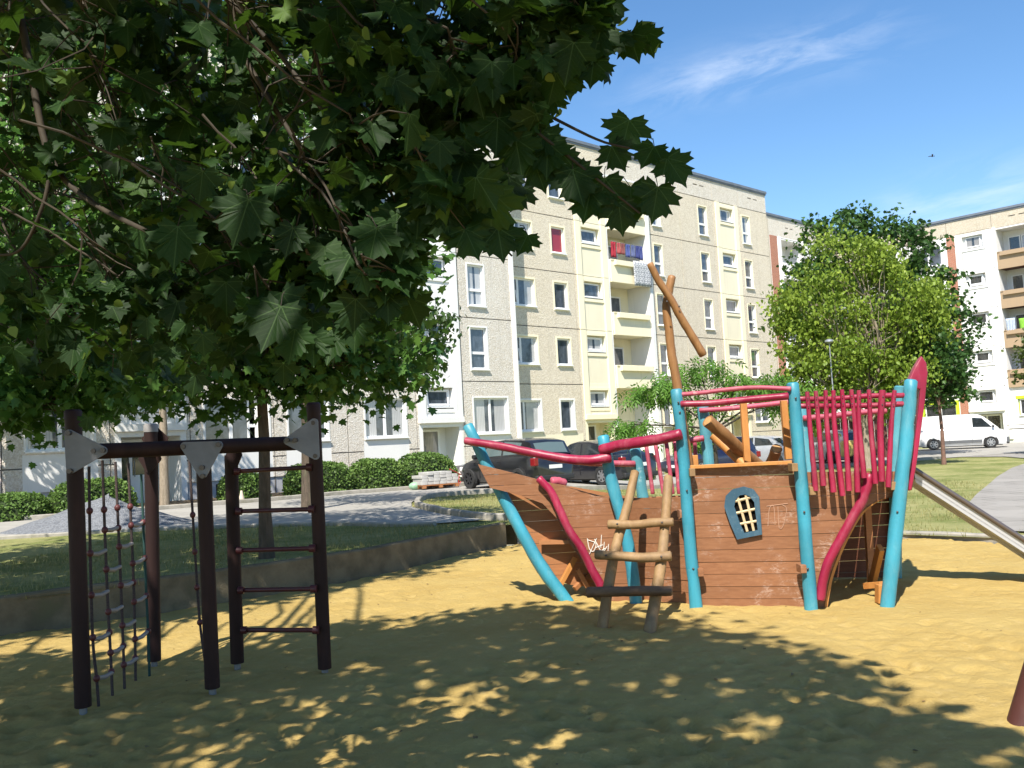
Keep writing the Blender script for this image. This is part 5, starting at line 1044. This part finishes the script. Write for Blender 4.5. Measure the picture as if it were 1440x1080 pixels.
# ---------------------------------------------------------------- clipped hedges
def hedge(x, y, rx, ry, h, label, n, rz=0.0):
    z = zg(x, y); t = thing('hedge', (x, y, z), label, 'hedge', 'clipped hedges at the foot of the house'); mb = MB(); vs = []; nu, nv = 26, 9
    def surf(u, v_, k=1.0):
        a = 2*math.pi*u; e = math.pi/2*v_; r_ = math.cos(e)**.55; q = V((rx*r_*math.cos(a), ry*r_*math.sin(a), h*math.sin(e)**.8)); q *= k*(1+.10*noise.noise(q*1.3+V((x, y, 0)))); c, s_ = math.cos(rz), math.sin(rz); return V((q.x*c-q.y*s_, q.x*s_+q.y*c, q.z))
    for j in range(nv+1):
        for i in range(nu): vs.append(surf(i/nu, j/nv, .93)+V((x, y, z)))
    mb.add(vs, [(j*nu+i, j*nu+(i+1) % nu, (j+1)*nu+(i+1) % nu, (j+1)*nu+i) for j in range(nv) for i in range(nu)])
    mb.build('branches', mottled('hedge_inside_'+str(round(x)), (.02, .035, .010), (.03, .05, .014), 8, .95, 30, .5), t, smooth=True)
    C = [];
    for _ in range(n):
        u = random.random(); v_ = random.random()**1.1; C.append(surf(u, v_, random.uniform(.93, 1.03))+V((x, y, z)))
    tn = [.45+.45*noise.noise(V(q)*1.6)+random.uniform(-.2, .2) for q in C]
    leaves('foliage', 'lime', np.array([tuple(q) for q in C]), .075, LM_HEDGE, t, -.2, np.array(tn), org=(x, y, z), spread=1.8)
HR = FR1
hedge(-13.6, 25.0, .85, .8, .72, 'low clipped hedge cut off by the left edge of the picture', 2400, HR)
hedge(-12.1, 26.2, 1.15, 1.0, 1.0, 'rounded clipped hedge behind the gravel heap', 3600, HR)
hedge(-8.75, 29.4, .80, .8, .88, 'smallest clipped hedge right of the left entrance', 2400, HR)
hedge(-6.75, 31.5, 1.30, 1.1, 1.05, 'dome-shaped clipped hedge with bare twigs in its side', 4800, HR)
hedge(-5.05, 32.9, 1.05, 1.0, 1.05, 'clipped hedge between the domed one and the one by the white entrance', 4200, HR)
hedge(-3.45, 34.4, 1.30, 1.1, 1.16, 'clipped hedge nearest the white entrance, behind the pallet', 4200, HR)
hedge(4.6, 35.6, .8, .7, 1.1, 'small green hedge seen between the far crimson bars', 1600, HR)
# ---------------------------------------------------------------- small things
# gravel heap on the road
mb = MB(); gx, gy = -9.25, 20.3; nu, nv = 46, 14; vs = []
for j in range(nv+1):
    for i in range(nu):
        a = 2*math.pi*i/nu; r_ = j/nv; q = V((2.15*r_*math.cos(a), 1.35*r_*math.sin(a), 0)); hz = .66*(1-r_)**1.05*(1+.12*math.cos(a-2.5))+.05*noise.noise(q*2.2)*(1-r_)**.4-.02; vs.append(V((gx+q.x+.25*(1-r_), gy+q.y, zg(gx, gy)+.03+hz)))
mb.add(vs, [(j*nu+i, (j+1)*nu+i, (j+1)*nu+(i+1) % nu, j*nu+(i+1) % nu) for j in range(nv) for i in range(nu)])
t = NT('gravel'); v = t.coord('Object'); vo = t.n('ShaderNodeTexVoronoi'); vo.inputs['Scale'].default_value = 34; t.l(v, vo.inputs['Vector']); spn = t.n('ShaderNodeSeparateColor'); t.l(vo.outputs['Color'], spn.inputs[0])
t.bump(vo.outputs['Distance'], .9, .03); t.base(t.mix(spn.outputs[0], (.13, .137, .15), (.24, .25, .265)), .95, 0, .2)
tag(mb.build('gravel_heap', t.m, org=(gx, gy, zg(gx, gy)), smooth=True), 'grey heap of gravel on the road beyond the rope net', 'gravel heap')
# pallet with pavers, bag and barrow
px_, py_ = -2.75, 31.0; pz = zg(px_, py_)+.05; pal = thing('wooden_pallet', (px_, py_, pz), 'wooden pallet under the stack of pale paving stones', 'pallet', rz=R(30)); mb = MB()
for i in range(6): mb.b(-.68, .68, -.44+i*.16, -.44+i*.16+.11, .10, .13)
mb.build('top_boards', HULL2, pal, world=False); mb = MB()
for i in (-.6, 0, .6):
    for j in (-.4, 0, .4): mb = MB(); mb.b(i-.06, i+.06, j-.06, j+.06, .02, .10); mb.build('block', HULL2, pal, world=False)
PAV = mottled('paving_stone', (.47, .46, .43), (.38, .37, .35), 5, .9, 40, .3); kk = 0
for lay in range(4):
    for i in range(6 if lay < 3 else 4):
        mb = MB(); mb.b(-.105, .105, -.40, .40, -.05, .05); o = mb.build('paving_stones', PAV, world=False, bevel=.008) if kk == 0 else pv.copy()
        if kk == 0: pv = o; pv2 = o
        else: col.objects.link(o)
        o.location = V((px_, py_, pz+.185+lay*.104))+Matrix.Rotation(R(30), 3, 'Z') @ V((-.56+i*.222+(.02 if lay % 2 else -.01)+(.2 if lay == 3 else 0), random.uniform(-.02, .02), 0)); o.rotation_euler = (0, 0, R(30+random.uniform(-1.5, 1.5)))
        tag(o, 'pale grey paving stone in the stack on the pallet', 'paving stone', 'paving stones stacked on the pallet'); kk += 1
mb = MB(); q0 = V((-3.42, 30.75, zg(-3.4, 30.7)+.05)); mb.ball(q0+V((0, 0, .11)), .18, seg=12, rings=8, sc_=(1.15, .8, .72)); tag(mb.build('rubbish_bag', plain('pale_green_plastic', (.28, .48, .30), .4), org=q0, smooth=True), 'pale green plastic bag on the kerb beside the pallet', 'bag')
bw = thing('wheelbarrow', (-1.62, 31.5, zg(-1.6, 31.5)+.03), 'red wheelbarrow frame standing between the pallet and the black hatchback', 'wheelbarrow', rz=R(60)); RB = paint('red_frame', (.45, .03, .04), (.3, .1, .08), .6, .4, 10); mb = MB()
for s_ in (1, -1): mb.tube([(-.75, s_*.28, .62), (-.2, s_*.25, .42), (.45, s_*.06, .22)], .022, 8); mb.tube([(-.25, s_*.25, .42), (-.32, s_*.26, .02), (-.05, s_*.22, .34)], .018, 8)
mb.build('frame', RB, bw, world=False, smooth=True); mb = MB(); tp = [(-.35, -.3, .72), (.45, -.3, .76), (.45, .3, .76), (-.35, .3, .72)]; bt = [(-.2, -.2, .44), (.2, -.18, .42), (.2, .18, .42), (-.2, .2, .44)]; mb.add(tp+bt, ((0, 1, 5, 4), (1, 2, 6, 5), (2, 3, 7, 6), (3, 0, 4, 7), (4, 5, 6, 7))); tu = mb.build('tray', mottled('galvanised', (.42, .42, .42), (.32, .32, .32), 6, .5, 40, .1, metal=.3), bw, world=False); sol = tu.modifiers.new('s', 'SOLIDIFY'); sol.thickness = .012
mb = MB(); mb.tube([(.45, -.05, .19), (.45, .05, .19)], .19, 18); mb.build('wheel', TYRE, bw, world=False, smooth=True)
# pale cone ornament at the hedge, lamp post, bird, swept soil bits
q0 = G(340, 707, .36); mb = MB(); mb.tube([q0, q0+V((0, 0, .10)), q0+V((0, 0, .24)), q0+V((0, 0, .36))], [.11, .10, .055, .03], 12, rnd=.3); tag(mb.build('garden_ornament', mottled('pale_stone', (.62, .52, .42), (.5, .42, .33), 8, .9, 40, .3), org=q0, smooth=True), 'small pale cone-shaped garden ornament beside the smallest hedge', 'ornament')
lx = at(1166, 480, 34.6); lp = thing('street_lamp', (lx.x, lx.y, zg(lx.x, lx.y)), 'slim grey street lamp with a flat head in front of the big tree', 'street lamp'); LG = NT('lamp_grey').base((.38, .39, .40), .4, .5)
mb = MB(); mb.tube([V((lx.x, lx.y, 0)), V((lx.x, lx.y, 2)), V((lx.x, lx.y, lx.z-.05))], [.04, .03, .022], 10); mb.build('pole', LG, lp, smooth=True); mb = MB(); mb.tube([V((lx.x, lx.y, lx.z-.10)), V((lx.x, lx.y, lx.z-.02)), V((lx.x, lx.y, lx.z+.05)), V((lx.x, lx.y, lx.z+.09))], [.05, .17, .16, .04], 14); mb.build('lamp_head', LG, lp, smooth=True)
bx = at(1311, 220, 60); mb = MB(); mb.ball(bx, .035, seg=8, rings=6, sc_=(2.2, 1, 1)); mb.ball(bx+V((.13, 0, .02)), .035, seg=8, rings=6)
for s_ in (1, -1): mb.prism([bx+V((.05, s_*.03, .02)), bx+V((-.05, s_*.03, .02)), bx+V((-.12, s_*.17, .08)), bx+V((-.02, s_*.20, .10))], (0, 0, .012))
mb.prism([bx+V((-.1, .02, 0)), bx+V((-.1, -.02, 0)), bx+V((-.26, -.06, 0)), bx+V((-.26, .06, 0))], (0, 0, .01)); tag(mb.build('bird', NT('bird_dark').base((.03, .03, .035), .7), org=bx, smooth=True), 'tiny dark bird flying high against the blue sky', 'bird')
# fallen leaves and crumbs on the sand (uncountable specks)
C = []
while len(C) < 260:
    x, y = random.uniform(-6, 7), random.uniform(4.2, 13.5)
    if inpoly(x, y, SAND) and random.random() < (1 if x < 2.5 else .3): C.append((x, y, sandz(x, y)+.006))
o = leaves('leaf_litter', 'lime', np.array(C), rng.uniform(.012, .032, len(C)), leafmat('dry_leaf', (.16, .10, .04), (.33, .22, .09), None, .1), None, 0.0, spread=.35, curl=1.5); tag(o, 'dry leaf bits scattered over the sand', 'leaf litter', kind='stuff')
# ---------------------------------------------------------------- the big maple whose branches hang over the sandpit
mt = thing('maple_tree', (-3.3, -1.4, 0), 'large near maple whose dark lobed leaves fill the upper left of the picture', 'tree')
mb = MB(); tb_ = V((-3.3, -1.4, 0)); fork = tb_+V((.2, .3, 2.9)); mb.tube([tb_-V((0, 0, .3)), tb_, tb_+V((.05, .05, 1)), tb_+V((.1, .15, 2)), fork], [.34, .28, .23, .21, .19], 16, wob=.15)
twig = MB(); C = []; S = []; FC = []
# hanging sprays: (px, py, depth, spread in px, number of leaves)
SPR = [(40, 60, 3.4, 95, 26), (140, 40, 3.0, 90, 26), (250, 50, 3.2, 90, 24), (350, 40, 2.9, 90, 26), (450, 30, 3.1, 85, 26), (545, 40, 2.8, 85, 28), (640, 25, 2.9, 80, 28), (735, 30, 2.8, 75, 28), (815, 35, 2.8, 48, 16),
       (60, 160, 3.6, 90, 20), (170, 150, 3.1, 90, 22), (285, 150, 3.4, 85, 16), (385, 160, 3.2, 75, 16), (480, 150, 2.8, 85, 28), (570, 140, 2.7, 75, 26), (660, 120, 2.7, 70, 24), (730, 105, 2.7, 55, 20),
       (50, 290, 3.7, 90, 16), (160, 260, 3.5, 85, 18), (260, 270, 3.0, 80, 20), (360, 260, 3.3, 80, 20), (450, 260, 2.8, 80, 26), (530, 235, 2.7, 70, 24), (610, 250, 2.6, 60, 16),
       (60, 410, 3.6, 90, 16), (160, 390, 3.2, 80, 20), (250, 400, 3.3, 80, 18), (340, 375, 3.0, 80, 20), (430, 365, 2.9, 80, 24), (510, 350, 2.7, 60, 18), (545, 400, 2.7, 40, 8),
       (110, 455, 3.5, 70, 12), (210, 445, 3.3, 65, 12), (310, 425, 3.1, 65, 13), (400, 425, 2.9, 50, 12), (470, 400, 2.8, 50, 12), (540, 405, 2.7, 26, 4), (75, 500, 3.7, 36, 4)]
arm = [V((-2.9, 1.1, 3.55)), V((-1.2, 1.4, 3.5)), V((-2.2, 2.2, 3.3))]; 
for a in arm: limb(mb, fork+V((0, 0, .5)), a+V((0, 0, .35)), .10, .03, .08, 6, 10)
for x, y, Y, sp_px, n in SPR:
    c = at(x, y, Y); r_ = sp_px/FPX*Y
    a0 = min(arm, key=lambda q: (q-c).length); tipp = c+V((0, 0, -.02)); limb(twig, c+V((random.uniform(-.6, -.25), random.uniform(-.3, .2), r_*.5+random.uniform(.2, .5))), c+V((-.05, -.15, r_*.75)), .0045, .0035, .10, 5, 6) if random.random() < .6 else None; limb(twig, c+V((-.05, -.15, r_*.75)), tipp, .0035, .0015, .1, 4, 5)
    k = int(n*2.1)
    for _ in range(k):
        q = V((random.gauss(0, .62), random.gauss(0, .9), random.gauss(0, .62)))*r_+c; C.append(q); S.append(random.uniform(.078, .122)); 
        if random.random() < .22: limb(twig, tipp.lerp(c+V((-.05, -.15, r_*.7)), random.random()), q, .0032, .0018, .15, 3, 4)
C2 = []
# individually placed leaves that make the ragged outline: (px of stalk end, py, depth, size m, roll)
EDGE = [(885, 168, 2.75, .155, .3), (938, 222, 2.7, .14, -.5), (925, 262, 2.7, .15, .2), (886, 262, 2.75, .17, .0), (850, 250, 2.7, .16, .2), (805, 238, 2.7, .16, -.2), (770, 200, 2.7, .15, .1), (760, 188, 2.7, .13, -.8), (860, 205, 2.75, .12, -.4), (845, 40, 2.75, .16, .3), (858, -5, 2.75, .15, .6), (820, 62, 2.75, .14, .1), (770, 70, 2.7, .16, -.2), (775, 130, 2.7, .12, .4),
        (690, 268, 2.6, .19, .05), (640, 250, 2.6, .18, -.35), (600, 255, 2.6, .16, -.6), (655, 215, 2.6, .17, .3), (715, 245, 2.65, .15, .6), (735, 262, 2.65, .11, .5), (742, 330, 2.65, .10, .5), (560, 300, 2.65, .17, .2), (520, 340, 2.7, .17, -.2), (575, 330, 2.65, .12, .3), (600, 190, 2.65, .17, .2), (700, 165, 2.65, .17, .1), (750, 145, 2.65, .15, .5), (725, 195, 2.65, .15, -.1), (545, 380, 2.7, .14, .1), (470, 462, 2.75, .15, .2), (390, 430, 2.75, .16, -.1), (415, 462, 2.7, .14, .2), (355, 430, 2.7, .13, -.3), (500, 420, 2.7, .15, .1), (105, 480, 3.4, .14, .1), (545, 415, 2.7, .12, 0)]
EDGE += [(920, 205, 2.68, .12, .6), (870, 285, 2.7, .13, -.1), (830, 270, 2.72, .14, .3), (790, 215, 2.72, .15, .2), (750, 225, 2.72, .14, -.3), (660, 300, 2.62, .15, .2), (700, 320, 2.62, .14, -.1), (625, 290, 2.62, .15, -.1), (670, 245, 2.64, .16, 0), (590, 280, 2.66, .16, .1), (555, 350, 2.68, .15, .1), (535, 320, 2.7, .15, -.2), (575, 370, 2.68, .12, .1), (870, 45, 2.76, .13, .5), (835, 85, 2.75, .13, .2), (800, 95, 2.74, .13, 0), (785, 20, 2.75, .14, .1), (740, 160, 2.73, .14, .4), (500, 450, 2.72, .13, .1), (440, 470, 2.74, .13, 0)]
for x, y, Y, s_, rl in EDGE: C2.append((at(x, y, Y), s_, rl))
# sunlit spray leaves in the open: the light leaf left of centre and a few others
for x, y, Y, s_, rl in ((250, 318, 2.55, .165, .1), (350, 280, 2.6, .19, .35), (395, 430, 2.55, .185, .4), (412, 320, 2.6, .12, .3), (530, 320, 2.6, .15, .2), (508, 380, 2.6, .10, -.2), (285, 470, 2.7, .09, 0), (285, 240, 2.7, .13, .2), (160, 170, 2.9, .15, .1)): C2.append((at(x, y, Y), s_, rl))
LIT = [at(x, y, Y) for x, y, Y in ((250, 350, 2.55), (360, 310, 2.6), (400, 465, 2.55), (415, 345, 2.6), (535, 345, 2.6), (510, 400, 2.6), (150, 330, 2.9), (300, 60, 3.0), (345, 110, 3.0), (470, 60, 2.9), (180, 190, 3.0), (70, 230, 3.3), (240, 190, 3.0), (430, 240, 2.8), (330, 200, 3.0), (120, 480, 3.3), (520, 500, 2.7))]
def blocks(q, k=.15):
    for L in LIT:
        v_ = V(q)-L; t_ = v_.dot(sdir)
        if t_ > .06 and (v_-sdir*t_).length < k: return True
    return False
keep_ = [i for i, q in enumerate(C) if not blocks(q)]; S = [S[i] for i in keep_]; C = [C[i] for i in keep_]
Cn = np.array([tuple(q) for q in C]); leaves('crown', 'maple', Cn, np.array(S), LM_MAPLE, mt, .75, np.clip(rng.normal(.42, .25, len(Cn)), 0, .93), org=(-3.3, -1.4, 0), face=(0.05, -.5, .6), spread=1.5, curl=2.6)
sw_ = Cn[rng.integers(0, len(Cn), 420)]+rng.normal(0, .06, (420, 3)); tag(leaves('seed_wings', 'lime', sw_, rng.uniform(.025, .048, 420), leafmat('seed_wing', (.10, .17, .03), (.22, .32, .07), None, .45), mt, .7, org=(-3.3, -1.4, 0), spread=1.6), kind='stuff')
# outline leaves hang with their faces roughly towards the open sandpit
T_, F_, U_ = TPL['maple']; lm = MB(); uvs = []
for c, s_, rl in C2:
    yaw = random.uniform(-.35, .35); up = Matrix.Rotation(rl, 3, 'Y') @ V((0, 0, -1)); up = (up+V((0, random.uniform(-.35, .2), 0))).normalized(); nrm = V((math.sin(yaw), -math.cos(yaw), .25)); xa = up.cross(nrm).normalized(); za = xa.cross(up)
    s_ *= .80; lm.add([c+(xa*q[0]+up*q[1]+za*q[2]*random.uniform(.9, 1.1))*s_ for q in T_], F_)
    d0 = c+V((random.uniform(-.04, .01), .02, random.uniform(.02, .045))); twig.tube([d0, d0.lerp(c, .5)+V((0, 0, .012)), c], [.0016, .0014, .0012], 5)
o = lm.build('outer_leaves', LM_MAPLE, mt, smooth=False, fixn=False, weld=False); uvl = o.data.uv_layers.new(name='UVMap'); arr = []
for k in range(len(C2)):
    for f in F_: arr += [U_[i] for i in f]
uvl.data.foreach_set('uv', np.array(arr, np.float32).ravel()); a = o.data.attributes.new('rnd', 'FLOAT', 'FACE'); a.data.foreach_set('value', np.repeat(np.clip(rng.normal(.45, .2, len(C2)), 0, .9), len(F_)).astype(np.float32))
# two visible branches
for pts, r0, r1 in (([(20, -30, 3.3), (45, 110, 3.25), (72, 225, 3.2), (130, 285, 3.0), (225, 334, 2.7)], .016, .007), ([(330, 60, 2.9), (385, 150, 2.85), (430, 222, 2.8), (470, 300, 2.75)], .010, .005), ([(560, 20, 2.8), (640, 110, 2.75), (760, 190, 2.7), (900, 300, 2.7)], .010, .003), ([(72, 235, 3.2), (60, 290, 3.2), (30, 350, 3.25), (-10, 360, 3.3)], .008, .005), ([(700, 125, 2.75), (790, 172, 2.75), (850, 200, 2.72), (905, 212, 2.7), (938, 222, 2.7)], .006, .002), ([(700, 10, 2.8), (800, 30, 2.78), (860, 5, 2.75)], .006, .003), ([(300, -20, 2.9), (380, 60, 2.9), (470, 170, 2.8), (560, 200, 2.7), (720, 360, 2.65)], .010, .003)):
    P = [V(q) for q in spline([tuple(at(*p)) for p in pts], 5)]; twig.tube(P, [r0+(r1-r0)*i/(len(P)-1) for i in range(len(P))], 8, wob=.1)
# high crown above the frame: clusters whose shade falls on the sandpit
def shade_ok(x, y):
    if inpoly(x, y, [(-7, 3.2), (5.2, 3.2), (3.4, 4.3), (2.7, 4.8), (2.3, 5.1), (2.05, 5.5), (2.1, 6.5), (2.05, 7.1), (1.85, 8.0), (1.2, 8.55), (.9, 8.95), (0.1, 9.35), (-.7, 9.3), (-1.8, 9.0), (-2.6, 7.9), (-4.0, 8.2), (-5.2, 8.8), (-7, 7.5)]):
        n_ = noise.noise(V((x*1.1, y*1.5, 2.2)))+.5*noise.noise(V((x*2.7, y*3.1, 7.7))); th = .40 if x > -1.2 else .22
        return n_ < th
    if inpoly(x, y, [(-10, 7.5), (-5.4, 9.3), (-3.9, 9.8), (-3.2, 10.5), (-2.5, 11.4), (-1.8, 11.9), (-.95, 13.8), (-1.6, 15.6), (-3.2, 17.6), (-10, 18)]): return noise.noise(V((x*1.2, y*1.2, 5)))+.5*noise.noise(V((x*3, y*3, 1))) < .42
    return False
def visible(q):
    d = q-CAM; z = d.dot(CF)
    if z < .1: return False
    x = 720+FPX*d.dot(CR)/z; y = 540-FPX*d.dot(CU)/z; return -60 < x < 1560 and -130 < y < 1130 and not (x < 560 and y < 60)
cl_ = []; tries = 0
while len(cl_) < 1750 and tries < 400000:
    tries += 1; z = random.uniform(3.3, 9.6); gx_, gy_ = random.uniform(-10, 5.6), random.uniform(3.2, 18)
    if not shade_ok(gx_, gy_): continue
    q = V((gx_-SHX*z, gy_-SHY*z, z))
    if 3.9 < gy_ < 6.6 and -2.8 < gx_ < 1.2 and noise.noise(V((gx_*2.6, gy_*2.6, 4))) > .08: continue
    if any((gx_-a)**2+((gy_-b_)*.8)**2 < r_*r_ for a, b_, r_ in ((-.7, 5.5, .30), (-.45, 5.75, .25), (-1.95, 5.3, .34), (-1.6, 5.4, .25), (-.2, 6.1, .2), (1.95, 7.3, .22), (2.4, 6.9, .2), (.1, 6.6, .16), (-3.6, 7.4, .3), (-4.3, 7.0, .3), (-3.2, 8.0, .25))): continue
    if visible(q) or (q.xy-V((-2.2, .8))).length > (7.6 if gy_ < 10 else 10.5): continue
    cl_.append(q)
HC = np.concatenate([np.array(q)+rng.normal(0, 1, (19, 3))*np.array([.18, .18, .12]) for q in cl_]); HC = np.array([q for q in HC if not visible(V(q)) and not blocks(q, .21)])
leaves('upper_crown', 'star', HC, .17, leafmat('shade_leaf', (.02, .05, .012), (.045, .09, .02), None, .10), mt, .4, org=(-3.3, -1.4, 0))
for q in random.sample(cl_, 60): limb(mb, fork+V((random.uniform(-.2, .4), random.uniform(-.1, .3), random.uniform(.0, .8))), q, .06, .012, .10, 6, 7)
mb.tube([fork, fork+V((.15, .3, 1.6)), fork+V((.3, .7, 3.4)), fork+V((.35, 1.1, 5.0))], [.18, .13, .08, .03], 12, wob=.15)
mb.build('trunk', BARK, mt, smooth=True, weld=False); twig.build('twigs', TWIG, mt, smooth=True, weld=False)
